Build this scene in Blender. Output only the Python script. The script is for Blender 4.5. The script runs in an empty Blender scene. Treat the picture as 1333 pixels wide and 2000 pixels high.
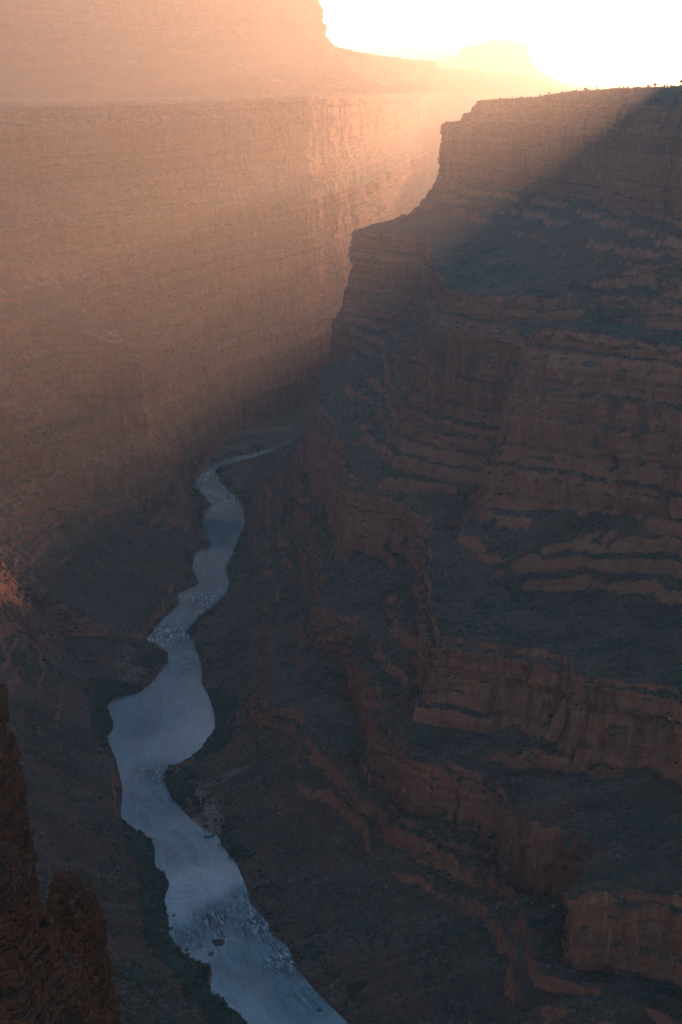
import bpy, math, time, os
import numpy as np

T0 = time.time()
QUAL = float(os.environ.get('TERRAIN_Q', '1'))      # 1 = full mesh resolution
rng = np.random.RandomState(7)
C = bpy.context.scene.collection
F32 = np.float32

# ------------------------------------------------------------------ camera frame
CAM_H = 850.0
FPX = 2600.0
PITCH = math.atan(835 / FPX)


def px(u, v, z):
    """a point seen in the view direction (u, v), at the height z of its rock layer"""
    dx = (u - 666.5) / FPX
    dy = (1000 - v) / FPX
    d = (dx, math.cos(PITCH) + dy * math.sin(PITCH), -math.sin(PITCH) + dy * math.cos(PITCH))
    t = (z - CAM_H) / d[2]
    return (d[0] * t, d[1] * t, z)


def pd(u, v, y):
    """a point seen in the view direction (u, v), at the forward distance y"""
    dx = (u - 666.5) / FPX
    dy = (1000 - v) / FPX
    d = (dx, math.cos(PITCH) + dy * math.sin(PITCH), -math.sin(PITCH) + dy * math.cos(PITCH))
    t = y / d[1]
    return (d[0] * t, y, CAM_H + d[2] * t)


# ------------------------------------------------------------------ noise
_perm = rng.permutation(256).astype(np.int32)
_perm = np.concatenate([_perm, _perm])
_g = rng.normal(size=(256, 3))
_g = (_g / np.linalg.norm(_g, axis=1, keepdims=True)).astype(F32)


def perlin(x, y, z):
    x = np.asarray(x, dtype=np.float64); y = np.asarray(y, dtype=np.float64); z = np.asarray(z, dtype=np.float64)
    x, y, z = np.broadcast_arrays(x, y, z)
    xi = np.floor(x); yi = np.floor(y); zi = np.floor(z)
    xf = (x - xi).astype(F32); yf = (y - yi).astype(F32); zf = (z - zi).astype(F32)
    xi = xi.astype(np.int64) & 255; yi = yi.astype(np.int64) & 255; zi = zi.astype(np.int64) & 255
    u = xf * xf * xf * (xf * (xf * 6 - 15) + 10)
    v = yf * yf * yf * (yf * (yf * 6 - 15) + 10)
    w = zf * zf * zf * (zf * (zf * 6 - 15) + 10)
    out = None
    res = []
    for dx in (0, 1):
        px_ = _perm[(xi + dx) & 255]
        for dy in (0, 1):
            py_ = _perm[(px_ + ((yi + dy) & 255)) & 511]
            for dz in (0, 1):
                h = _perm[(py_ + ((zi + dz) & 255)) & 511]
                g = _g[h]
                res.append(g[..., 0] * (xf - dx) + g[..., 1] * (yf - dy) + g[..., 2] * (zf - dz))
    a00 = res[0] + w * (res[1] - res[0]); a01 = res[2] + w * (res[3] - res[2])
    a10 = res[4] + w * (res[5] - res[4]); a11 = res[6] + w * (res[7] - res[6])
    a0 = a00 + v * (a01 - a00); a1 = a10 + v * (a11 - a10)
    return (a0 + u * (a1 - a0)) * 1.5


def fbm(x, y, z, lam, n=4, gain=0.5, ridge=False, seed=0.0):
    o = 0.0; a = 1.0; tot = 0.0
    for k in range(n):
        s = (2.03 ** k) / lam
        p = perlin(x * s + seed + k * 17.3, y * s + 5.1 * k - seed, z * s + 9.7 * k)
        if ridge:
            p = 1 - 2 * np.abs(p)
        o = o + a * p; tot += a; a *= gain
    return o / tot


def sstep(a, b, x):
    t = np.clip((x - a) / (b - a), 0, 1)
    return t * t * (3 - 2 * t)


_lay = rng.uniform(-1, 1, 4096)


def layers(z, lam, sharp=0.2, off=0):
    """hard and soft beds: a blocky 1D function of height"""
    q = z / lam + off + 500
    i = np.floor(q).astype(np.int64); f = q - i
    a = _lay[i & 4095]; b = _lay[(i + 1) & 4095]
    t = sstep(1 - sharp, 1, f)
    return (a + (b - a) * t).astype(F32)


def blocks(S, z, cs, cz, off=0):
    """jointed rock: each block between joints and beds stands a little in or out"""
    row = np.floor(z / cz + 500 + off).astype(np.int64)
    rz_ = z / cz + 500 + off - row
    sh = _lay[(row * 37 + off) & 4095] * 3.0
    q = S / cs * (1 + 0.35 * _lay[(row * 11 + 5) & 4095]) + sh + 700
    col = np.floor(q).astype(np.int64); f = q - col
    a = _lay[(row * 131 + col * 17 + off) & 4095]; b = _lay[(row * 131 + (col + 1) * 17 + off) & 4095]
    v = a + (b - a) * sstep(0.86, 1.0, f)
    joint = -sstep(0.09, 0.0, np.minimum(f, 1 - f)) * 0.5
    return (v + joint - 0.35 * sstep(0.12, 0.0, rz_)).astype(F32)


def blur(a, n, axis=0):
    if n < 1:
        return a
    k = np.hanning(2 * n + 3)[1:-1]; k /= k.sum()
    p = [(0, 0)] * a.ndim; p[axis] = (n, n)
    ap = np.pad(a, p, mode='edge')
    return np.apply_along_axis(lambda m: np.convolve(m, k, 'valid'), axis, ap)


# ------------------------------------------------------------------ mesh helpers
def grid_mesh(name, V, mat, attrs=None, wrap=False, smooth=True, kind=None, label=None, cat=None, group=None):
    ns, nt = V.shape[:2]
    me = bpy.data.meshes.new(name)
    co = np.ascontiguousarray(V.reshape(-1, 3), dtype=F32)
    idx = np.arange(ns * nt, dtype=np.int32).reshape(ns, nt)
    if wrap:
        idx = np.vstack([idx, idx[:1]])
    q = np.stack([idx[:-1, :-1], idx[:-1, 1:], idx[1:, 1:], idx[1:, :-1]], axis=-1).reshape(-1, 4)
    nf = len(q)
    me.vertices.add(len(co)); me.vertices.foreach_set('co', co.ravel())
    me.loops.add(nf * 4); me.loops.foreach_set('vertex_index', np.ascontiguousarray(q).ravel())
    me.polygons.add(nf)
    me.polygons.foreach_set('loop_start', np.arange(0, nf * 4, 4, dtype=np.int32))
    me.polygons.foreach_set('loop_total', np.full(nf, 4, dtype=np.int32))
    me.polygons.foreach_set('use_smooth', np.full(nf, smooth, dtype=bool))
    me.update(calc_edges=True)
    for k, a in (attrs or {}).items():
        at = me.attributes.new(k, 'FLOAT', 'POINT')
        at.data.foreach_set('value', np.ascontiguousarray(a, dtype=F32).ravel())
    me.materials.append(mat)
    o = bpy.data.objects.new(name, me); C.objects.link(o)
    tag(o, label, cat, group, kind)
    return o


def tag(o, label=None, cat=None, group=None, kind=None):
    if label: o['label'] = label
    if cat: o['category'] = cat
    if group: o['group'] = group
    if kind: o['kind'] = kind
    return o


def poly_mesh(name, verts, faces, mat, parent=None, smooth=False):
    me = bpy.data.meshes.new(name)
    me.from_pydata([tuple(map(float, v)) for v in verts], [], faces)
    if smooth:
        me.polygons.foreach_set('use_smooth', [True] * len(me.polygons))
    me.materials.append(mat); me.update()
    o = bpy.data.objects.new(name, me); C.objects.link(o)
    if parent: o.parent = parent
    return o


def grid_normals(V):
    du = np.gradient(V, axis=0); dv = np.gradient(V, axis=1)
    n = np.cross(du, dv)
    n /= np.linalg.norm(n, axis=-1, keepdims=True) + 1e-9
    return n


# ------------------------------------------------------------------ materials
class NT:
    def __init__(s, name):
        s.m = bpy.data.materials.new(name); s.m.use_nodes = True
        s.t = s.m.node_tree; s.t.nodes.clear()
        s.out = s.n('ShaderNodeOutputMaterial')

    def n(s, typ, **kw):
        o = s.t.nodes.new(typ)
        for k, v in kw.items():
            if hasattr(o, k): setattr(o, k, v)
            else: o.inputs[k].default_value = v
        return o

    def l(s, a, b): s.t.links.new(a, b)

    def math(s, op, a, b=None, c=None, clamp=False):
        o = s.n('ShaderNodeMath', operation=op, use_clamp=clamp)
        for i, x in enumerate((a, b, c)):
            if x is None: continue
            if hasattr(x, 'links') or hasattr(x, 'is_linked'): s.l(x, o.inputs[i])
            else: o.inputs[i].default_value = x
        return o.outputs[0]

    def noise(s, vec, scale, detail=4, rough=0.55, dist=0.0):
        o = s.n('ShaderNodeTexNoise'); o.inputs['Scale'].default_value = scale
        o.inputs['Detail'].default_value = detail; o.inputs['Roughness'].default_value = rough
        o.inputs['Distortion'].default_value = dist
        s.l(vec, o.inputs['Vector']); return o.outputs['Fac']

    def mapping(s, vec, scale=(1, 1, 1), loc=(0, 0, 0), rot=(0, 0, 0)):
        o = s.n('ShaderNodeMapping'); o.inputs['Scale'].default_value = scale
        o.inputs['Location'].default_value = loc; o.inputs['Rotation'].default_value = rot
        s.l(vec, o.inputs['Vector']); return o.outputs[0]

    def ramp(s, fac, stops, interp='LINEAR'):
        o = s.n('ShaderNodeValToRGB'); o.color_ramp.interpolation = interp
        el = o.color_ramp.elements
        while len(el) < len(stops): el.new(0.5)
        for e, (p, c) in zip(el, stops):
            e.position = p; e.color = (c, c, c, 1) if not isinstance(c, (tuple, list)) else (*c, 1)
        s.l(fac, o.inputs[0]); return o.outputs[0]

    def mix(s, fac, a, b, mode='MIX'):
        o = s.n('ShaderNodeMix', data_type='RGBA', blend_type=mode)
        for sock, x in ((o.inputs[0], fac), (o.inputs[6], a), (o.inputs[7], b)):
            if isinstance(x, (tuple, list)): sock.default_value = (*x, 1)
            elif isinstance(x, (int, float)): sock.default_value = x
            else: s.l(x, sock)
        return o.outputs[2]

    def smooth(s, x, a, b):
        o = s.n('ShaderNodeMapRange', interpolation_type='SMOOTHSTEP')
        o.inputs['From Min'].default_value = a; o.inputs['From Max'].default_value = b
        s.l(x, o.inputs['Value']); return o.outputs[0]


def rock_material(name, tone=1.0, red=(0.31, 0.105, 0.058), shrubs=1.0, scl=1.0):
    t = NT(name)
    geo = t.n('ShaderNodeNewGeometry'); P = geo.outputs['Position']
    sep = t.n('ShaderNodeSeparateXYZ'); t.l(P, sep.inputs[0])
    nz = t.n('ShaderNodeAttribute', attribute_name='flat').outputs['Fac']
    # --- cliff colour
    big = t.noise(P, 0.006 * scl, 4, 0.6)
    streak = t.noise(t.mapping(P, (0.055 * scl, 0.055 * scl, 0.006 * scl)), 1.0, 6, 0.62, 0.4)
    streak2 = t.noise(t.mapping(P, (0.14 * scl, 0.14 * scl, 0.02 * scl), (31, 7, 3)), 1.0, 5, 0.6)
    wob = t.math('MULTIPLY', t.noise(P, 0.008, 2), 22)
    zz = t.math('ADD', sep.outputs['Z'], wob)
    cz = t.n('ShaderNodeCombineXYZ'); t.l(zz, cz.inputs['Z'])
    xs = t.math('MULTIPLY', sep.outputs['X'], 0.02); t.l(xs, cz.inputs['X'])
    strata = t.noise(cz.outputs[0], 0.11 * scl, 5, 0.75)
    strata_f = t.noise(cz.outputs[0], 0.5 * scl, 3, 0.7)
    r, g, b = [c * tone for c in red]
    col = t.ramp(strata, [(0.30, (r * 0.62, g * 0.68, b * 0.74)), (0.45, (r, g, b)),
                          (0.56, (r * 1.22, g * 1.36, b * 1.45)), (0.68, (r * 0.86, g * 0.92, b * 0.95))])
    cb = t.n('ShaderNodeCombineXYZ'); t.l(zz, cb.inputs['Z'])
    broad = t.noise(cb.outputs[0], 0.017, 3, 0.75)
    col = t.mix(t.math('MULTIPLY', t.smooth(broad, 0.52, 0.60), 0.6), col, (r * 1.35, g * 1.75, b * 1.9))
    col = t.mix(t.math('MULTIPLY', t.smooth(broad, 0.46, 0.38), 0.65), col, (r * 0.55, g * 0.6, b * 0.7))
    col = t.mix(t.smooth(streak2, 0.54, 0.70), col, (r * 1.55, g * 1.75, b * 1.65))
    patch = t.math('MULTIPLY', t.smooth(streak, 0.46, 0.62), t.smooth(big, 0.44, 0.62))
    col = t.mix(t.math('MULTIPLY', patch, 0.8), col, (r * 0.33, g * 0.55, b * 0.78))
    blot = t.noise(P, 0.03 * scl, 5, 0.65)
    col = t.mix(t.math('MULTIPLY', t.smooth(blot, 0.55, 0.68), 0.5), col, (r * 1.35, g * 1.5, b * 1.5))
    col = t.mix(t.math('MULTIPLY', t.smooth(strata_f, 0.58, 0.7), 0.35), col, (r * 0.4, g * 0.5, b * 0.6))
    # --- talus colour with dark shrubs and pale stones
    tn = t.noise(P, 0.02 * scl, 6, 0.65)
    tal = t.ramp(tn, [(0.3, (0.115 * tone, 0.066 * tone, 0.052 * tone)), (0.5, (0.165 * tone, 0.094 * tone, 0.072 * tone)),
                      (0.7, (0.22 * tone, 0.125 * tone, 0.095 * tone))])
    tred = t.noise(P, 0.0045, 3, 0.6)
    tal = t.mix(t.smooth(tred, 0.45, 0.62), tal, (0.19 * tone, 0.082 * tone, 0.055 * tone))
    green = t.noise(P, 0.009, 3, 0.6)
    tal = t.mix(t.math('MULTIPLY', t.smooth(green, 0.5, 0.64), 0.5), tal, (0.11 * tone, 0.10 * tone, 0.07 * tone))
    chu = t.n('ShaderNodeAttribute', attribute_name='chute').outputs['Fac']
    tal = t.mix(t.math('MULTIPLY', t.smooth(chu, 0.52, 0.85), 0.55), tal, (0.27 * tone, 0.165 * tone, 0.13 * tone))
    tal = t.mix(t.math('MULTIPLY', t.smooth(chu, 0.42, 0.15), 0.5), tal, (0.09 * tone, 0.062 * tone, 0.055 * tone))
    stone = t.noise(P, 0.35 * scl, 3, 0.7)
    tal = t.mix(t.math('MULTIPLY', t.smooth(stone, 0.56, 0.72), 0.7), tal, (0.34 * tone, 0.23 * tone, 0.17 * tone))
    tal = t.mix(t.math('MULTIPLY', t.smooth(stone, 0.46, 0.32), 0.55), tal, (0.07 * tone, 0.045 * tone, 0.035 * tone))
    vo = t.n('ShaderNodeTexVoronoi', feature='F1'); vo.inputs['Scale'].default_value = 0.17 * scl
    vo.inputs['Randomness'].default_value = 1.0; t.l(P, vo.inputs['Vector'])
    vd = t.math('ADD', vo.outputs['Distance'], t.math('MULTIPLY', t.noise(P, 0.6 * scl, 2), 0.28))
    sh = t.math('MULTIPLY', t.smooth(vd, 0.46, 0.34), t.smooth(t.noise(P, 0.012, 3), 0.36, 0.55))
    tal = t.mix(t.math('MULTIPLY', sh, 0.85 * shrubs), tal, (0.035 * tone, 0.045 * tone, 0.028 * tone))
    col = t.mix(t.smooth(t.math('ADD', nz, t.math('MULTIPLY', t.math('SUBTRACT', t.noise(P, 0.13 * scl, 6, 0.7), 0.5), 0.75)), 0.52, 0.72), col, tal)
    sa_ = t.n('ShaderNodeAttribute', attribute_name='sand').outputs['Fac']
    scol = t.mix(t.smooth(stone, 0.35, 0.65), (0.20 * tone, 0.13 * tone, 0.11 * tone), (0.50 * tone, 0.33 * tone, 0.27 * tone))
    scol = t.mix(t.math('MULTIPLY', sh, 0.8), scol, (0.05, 0.05, 0.04))
    col = t.mix(sa_, col, scol)
    bs = t.n('ShaderNodeBsdfPrincipled'); bs.inputs['Roughness'].default_value = 0.95
    bs.inputs['Specular IOR Level'].default_value = 0.15
    t.l(col, bs.inputs['Base Color'])
    # --- fine relief
    fine = t.noise(P, 0.45 * scl, 6, 0.7)
    crack = t.noise(t.mapping(P, (0.5 * scl, 0.5 * scl, 0.07 * scl)), 1.0, 4, 0.7)
    bed = t.noise(t.mapping(P, (0.03 * scl, 0.03 * scl, 0.9 * scl)), 1.0, 4, 0.7)
    vc = t.n('ShaderNodeTexVoronoi', feature='DISTANCE_TO_EDGE'); vc.inputs['Scale'].default_value = 1.0
    t.l(t.mapping(P, (0.11 * scl, 0.11 * scl, 0.045 * scl)), vc.inputs['Vector'])
    joint = t.smooth(vc.outputs['Distance'], 0.0, 0.09)
    h = t.math('ADD', t.math('MULTIPLY', fine, 1.3), t.math('ADD', t.math('MULTIPLY', crack, 1.4), t.math('MULTIPLY', bed, 1.3)))
    h = t.math('ADD', h, t.math('MULTIPLY', joint, 0.8))
    bp = t.n('ShaderNodeBump'); bp.inputs['Distance'].default_value = 3.2 / scl; bp.inputs['Strength'].default_value = 1.0
    t.l(h, bp.inputs['Height']); t.l(bp.outputs[0], bs.inputs['Normal'])
    t.l(bs.outputs[0], t.out.inputs[0])
    return t.m


def plain_material(name, col, rough=0.85, var=0.3, scale=1.0, metallic=0.0, spec=0.3):
    t = NT(name)
    co = t.n('ShaderNodeTexCoord').outputs['Object']
    n = t.noise(co, scale, 4, 0.6)
    c = t.ramp(n, [(0.3, tuple(x * (1 - var) for x in col)), (0.7, tuple(min(1, x * (1 + var)) for x in col))])
    bs = t.n('ShaderNodeBsdfPrincipled'); bs.inputs['Roughness'].default_value = rough
    bs.inputs['Metallic'].default_value = metallic; bs.inputs['Specular IOR Level'].default_value = spec
    t.l(c, bs.inputs['Base Color']); t.l(bs.outputs[0], t.out.inputs[0])
    return t.m


# ------------------------------------------------------------------ lofted canyon walls
def isect(A, B, poly):
    """fraction along A->B where it first meets the polyline, and the height there"""
    D = B - A
    best = np.full(len(A), np.nan); bz = np.full(len(A), np.nan)
    p = np.array(poly, dtype=float)
    for k in range(len(p) - 1):
        P0, P1 = p[k], p[k + 1]
        E = P1[:2] - P0[:2]
        den = D[:, 0] * E[1] - D[:, 1] * E[0]
        W = P0[:2] - A
        with np.errstate(all='ignore'):
            f = (W[:, 0] * E[1] - W[:, 1] * E[0]) / den
            s = (W[:, 0] * D[:, 1] - W[:, 1] * D[:, 0]) / den
        ok = (s >= 0) & (s <= 1) & (f >= 0) & (f <= 1.0)
        take = ok & (np.isnan(best) | (f < best))
        best[take] = f[take]; bz[take] = P0[2] + (P1[2] - P0[2]) * s[take]
    miss = np.isnan(best)
    if miss.all():
        raise RuntimeError('contour never met')
    i = np.arange(len(A))
    best[miss] = np.interp(i[miss], i[~miss], best[~miss]); bz[miss] = np.interp(i[miss], i[~miss], bz[~miss])
    return best, bz, miss.mean()


def loft(keys, contours, ns, weights, spacing, wig=1.0, seed=0.0, outer=None, sm=3, detail=1.0, verbose=''):
    """keys: (inner point, river point) stations; contours: dicts(pts, cliff pair id, wiggle)"""
    K = len(keys)
    kA = np.array([k[0] for k in keys], float); kB = np.array([k[1] for k in keys], float)
    w = np.array(weights, float); cw = np.concatenate([[0], np.cumsum(w)]); cw /= cw[-1]
    s = np.interp(np.linspace(0, 1, ns), cw, np.arange(K))
    A = np.stack([np.interp(s, np.arange(K), kA[:, c]) for c in (0, 1)], 1)
    B = np.stack([np.interp(s, np.arange(K), kB[:, c]) for c in (0, 1)], 1)
    nb = max(2, ns // 120)
    A = blur(A, nb); B = blur(B, nb)
    L = np.linalg.norm(B - A, axis=1); U = (B - A) / L[:, None]
    ds, zs = [], []
    for c in contours:
        if 'off' in c:
            ds.append(ds[-1] + c['off']); zs.append(zs[-1] - c['dz'] if 'dz' in c else np.full(ns, float(c['z'])))
            continue
        f, z, ms = isect(A, B, c['pts'])
        ds.append(f * L); zs.append(z)
        if verbose and ms > 0.02 and os.environ.get('VERB'): print(verbose, c['n'], 'missed', round(float(ms), 2))
    mid = A + U * ds[len(ds) // 2][:, None]
    for k, c in enumerate(contours):
        ds[k] = blur(ds[k], sm)
        zs[k] = blur(zs[k], sm)
        a = c.get('wig', 0) * wig
        if a:
            pid = c.get('pair', k) * 31.7 + seed
            q = A + U * ds[k][:, None]
            n = (fbm(mid[:, 0], mid[:, 1], pid, 170, 2, 0.5) * 1.1
                 + (fbm(mid[:, 0], mid[:, 1], pid + 5, 75, 3, 0.55, ridge=True) - 0.25) * 0.8
                 + fbm(mid[:, 0], mid[:, 1], pid + 9, 28, 2, 0.5) * 0.35)
            ds[k] = ds[k] + a * n
    for k in range(1, len(ds)):
        gap = contours[k].get('gap', 2.0)
        ds[k] = np.maximum(ds[k], ds[k - 1] + gap)
    rows = []; rz = []; seg = []
    for k in range(len(ds) - 1):
        length = np.mean(np.hypot(ds[k + 1] - ds[k], zs[k + 1] - zs[k]))
        n = max(2, int(length / (contours[k].get('sp', 1.0) * spacing)))
        t = np.arange(n) / n
        for tt in t:
            rows.append(ds[k] * (1 - tt) + ds[k + 1] * tt)
            # sag talus slightly (concave), keep cliffs straight
            drop = zs[k] - zs[k + 1]; run = ds[k + 1] - ds[k]
            steep = np.clip(drop / (run + 1), 0, 3)
            sag = np.where(steep < 1.2, 0.16 * drop * math.sin(math.pi * tt), 0)
            rz.append(zs[k] * (1 - tt) + zs[k + 1] * tt - sag)
            seg.append(k)
    rows.append(ds[-1]); rz.append(zs[-1]); seg.append(len(ds) - 1)
    D = np.stack(rows, 1); Z = np.stack(rz, 1)
    V = np.empty(D.shape + (3,)); V[..., :2] = A[:, None] + U[:, None] * D[..., None]; V[..., 2] = Z
    if verbose: print(verbose, 'grid', V.shape, round(time.time() - T0, 1), 's')
    return V, U, np.array(seg), A


def relief(V, U, amp=1.0, seed=0.0, scl=1.0, edge=None, bandamp=1.0):
    """weathering: buttresses, flutes and beds on steep rock, gullies and rubble on slopes"""
    X, Y, Z = V[..., 0], V[..., 1], V[..., 2]
    Vs = blur(blur(V, max(1, int(3 * QUAL)), 0), max(1, int(3 * QUAL)), 1)
    n = grid_normals(Vs)
    if np.mean(n[..., 2]) < 0: n = -n
    steep = sstep(0.75, 0.38, np.abs(n[..., 2]))
    N = n[..., :2].copy()
    ln = np.linalg.norm(N, axis=-1, keepdims=True)
    Ub = np.broadcast_to(U[:, None], N.shape)
    N = N / (ln + 1e-6)
    N = 0.5 * N + 0.5 * Ub; N /= np.linalg.norm(N, axis=-1, keepdims=True) + 1e-6
    mid = V[:, V.shape[1] * 2 // 3]
    S_ = np.concatenate([[0], np.cumsum(np.linalg.norm(np.diff(mid, axis=0), axis=1))])[:, None]
    T_ = np.concatenate([np.zeros((V.shape[0], 1)), np.cumsum(np.linalg.norm(np.diff(V, axis=1), axis=-1), axis=1)], axis=1)
    S_ = S_ + 9 * perlin(X / 60, Y / 60, 1.7)
    # on cliffs: vertical architecture
    f1 = fbm(X, Y, Z * 0.16, 58 * scl, 3, 0.55, ridge=True, seed=seed) - 0.3
    f2 = 0.3 - fbm(X, Y, Z * 0.10, 22 * scl, 3, 0.6, ridge=True, seed=seed + 3)
    cleft = -sstep(0.80, 0.97, fbm(X, Y, Z * 0.06, 48 * scl, 1, ridge=True, seed=seed + 51)) * 9.0 * scl
    f3 = fbm(X, Y, Z * 0.4, 6.5 * scl, 2, 0.6, seed=seed + 6)
    zw = (Z + 5 * scl * perlin(X / (160 * scl), Y / (160 * scl), 0.3 + seed) + 0.03 * X) / scl
    lmod = 0.5 + 0.9 * np.clip(perlin(X / (90 * scl), Y / (90 * scl), Z / (60 * scl) + 4.4) + 0.4, 0, 1)
    bed = layers(zw, 27, 0.16) * 6.0 + layers(zw, 10, 0.2, 40) * 3.0 * lmod + layers(zw, 3.7, 0.25, 90) * 1.5 * lmod
    vary = 0.25 + 1.1 * sstep(-0.3, 0.35, fbm(X, Y, Z, 210 * scl, 2, 0.5, seed=seed + 61))
    cleft = cleft * vary; f2 = f2 * (0.5 + 0.6 * vary)
    dcl = (f1 * 15 + f2 * 7.5 + f3 * 1.2 + bed * 0.7) * scl + cleft + (blocks(S_ + 0 * Z, zw * scl, 17 * scl, 13 * scl, 3) * 2.6 + blocks(S_ + 0 * Z, zw * scl, 7.5 * scl, 5.5 * scl, 9) * 1.3) * scl
    ch = fbm(S_ + 0 * T_, T_ * 0.07, seed + 3.3, 34 * scl, 3, 0.6, ridge=True) - 0.3
    chf = fbm(S_ + 0 * T_, T_ * 0.06, seed + 8.3, 11 * scl, 2, 0.6)
    # on slopes: gullies running downhill, outcropping ledges, rubble
    crop = sstep(0.0, 0.25, fbm(X, Y, Z * 0.6, 140 * scl, 3, 0.5, seed=seed + 11))
    g1 = fbm(X, Y, Z * 0.3, 95 * scl, 4, 0.55, ridge=True, seed=seed + 20)
    dz = (g1 * 9.0 + fbm(X, Y, Z, 22 * scl, 3, 0.6, seed=seed + 25) * 2.2 + fbm(X, Y, Z, 5.0 * scl, 2, 0.6, seed=seed + 27) * 1.3) * scl
    # slopes broken by small cliff bands
    zt_ = (Z + 9 * scl * perlin(X / (120 * scl), Y / (120 * scl), seed + 2.2) + 5 * scl * perlin(X / (34 * scl), Y / (34 * scl), seed + 6.2) + 1.5 * scl * perlin(X / (9 * scl), Y / (9 * scl), seed + 9.2)) / (20.0 * scl)
    fr = zt_ - np.floor(zt_)
    terr = (sstep(0.62, 0.98, fr) - fr) * 20.0 * scl
    zt2 = zt_ * 2.9 + 0.37; fr2 = zt2 - np.floor(zt2)
    terr2 = (sstep(0.6, 0.95, fr2) - fr2) * 5.8 * scl
    band = sstep(-0.35, 0.05, fbm(X, Y, Z * 1.2, 110 * scl, 4, 0.55, seed=seed + 41))
    slope_ok = sstep(0.994, 0.95, np.abs(n[..., 2]))
    dz = dz * 0.7 + (ch * 5.0 + chf * 1.6) * scl + (bandamp * band * terr * 0.85 + bandamp * terr2 * 0.7 * sstep(-0.1, 0.3, fbm(X, Y, Z, 60 * scl, 3, 0.5, seed=seed + 47))) * slope_ok
    dsl = (0.35 + 0.65 * bandamp) * crop * (bed * 1.5 * scl + f2 * 5.0 * scl)
    dh = (steep * dcl + (1 - steep) * dsl) * amp
    dv = (1 - steep) * dz * amp
    if edge is not None:
        dh = dh * edge; dv = dv * edge
    O = V.copy()
    O[..., :2] += N * dh[..., None]
    O[..., 2] += dv
    nn = grid_normals(O)
    flat = np.abs(nn[..., 2])
    flat = np.minimum(1, 0.6 * flat + 0.4 * blur(blur(flat, 1, 0), 1, 1))
    return O, flat, np.clip(0.5 + 0.55 * ch + 0.5 * chf, 0, 1)


def w(x, y, z): return (x, y, z)


M_rock = rock_material('canyon_rock', tone=1.0, red=(0.46, 0.155, 0.088))
M_far = rock_material('far_canyon_rock', tone=0.7, scl=0.7)
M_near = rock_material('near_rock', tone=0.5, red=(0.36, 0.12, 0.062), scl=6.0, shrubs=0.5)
M_mesa = rock_material('mesa_rock', tone=0.68, scl=0.5)

# ---- right wall ------------------------------------------------------------
bankR = [px(u, v, 0.5) for u, v in [(643, 1960), (615, 1930), (580, 1890), (565, 1850), (530, 1820), (525, 1800), (495, 1770), (478, 1720), (465, 1690), (435, 1650), (428, 1632), (400, 1620), (375, 1600), (340, 1560), (320, 1525), (317, 1510), (335, 1495), (375, 1487), (405, 1450), (420, 1430), (425, 1400), (410, 1360), (395, 1335), (395, 1300), (380, 1255), (367, 1230), (390, 1210), (420, 1180), (445, 1155), (448, 1130), (440, 1110), (450, 1090), (465, 1062), (480, 1020), (475, 985), (450, 960), (430, 940), (420, 915), (480, 900), (540, 880)]]
bankL = [px(u, v, 0.5) for u, v in [(475, 2000), (440, 1960), (412, 1945), (410, 1915), (417, 1892), (395, 1884), (370, 1885), (355, 1860), (330, 1835), (328, 1800), (318, 1760), (325, 1740), (333, 1725), (318, 1710), (300, 1690), (302, 1650), (270, 1625), (240, 1600), (235, 1590), (240, 1540), (225, 1480), (208, 1440), (222, 1420), (208, 1375), (225, 1362), (270, 1355), (300, 1330), (332, 1285), (325, 1270), (290, 1255), (285, 1245), (300, 1225), (350, 1180), (345, 1160), (390, 1140), (375, 1110), (380, 1080), (415, 1065), (395, 1030), (400, 1000), (415, 985), (385, 955), (378, 930), (395, 910), (450, 895), (530, 876)]]
riverR = [w(300, 450, 0.5), w(200, 700, 0.5), w(110, 900, 0.5), w(40, 1010, 0.5)] + bankR + [w(-40, 3290, 0.5), w(150, 3490, 0.5), w(500, 3650, 0.5), w(1200, 3780, 0.5)]
riverL = [w(120, 450, 0.5), w(50, 700, 0.5), w(-20, 900, 0.5), w(-60, 1010, 0.5)] + bankL + [w(-90, 3330, 0.5), w(90, 3590, 0.5), w(480, 3820, 0.5), w(1150, 4500, 0.5), w(2800, 6100, 0.5)]

keysR = [((1150, 3300), (1150, 4600)), ((850, 3350), (480, 3920)), ((720, 3400), (60, 3600)), ((690, 3420), (-120, 3300)),
         ((690, 3400), (-200, 3130)), ((700, 3330), (-290, 2980)), ((800, 3150), (-300, 2840)), ((850, 2900), (-240, 2680)),
         ((880, 2600), (-240, 2400)), ((900, 2480), (-255, 2150)), ((920, 2430), (-275, 1960)), ((960, 2400), (-255, 1700)),
         ((1020, 2200), (-260, 1540)), ((1060, 2000), (-170, 1340)), ((1100, 1750), (-130, 1190)), ((1130, 1450), (-60, 1060)),
         ((1150, 1150), (0, 960)), ((1120, 750), (80, 800)), ((1080, 250), (220, 520))]
weightsR = [0.25, 0.35, 0.5, 0.9, 1.1, 1.3, 1.3, 1.5, 1.5, 1.5, 1.9, 1.9, 2.0, 2.0, 2.0, 1.8, 0.8, 0.3]

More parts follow.
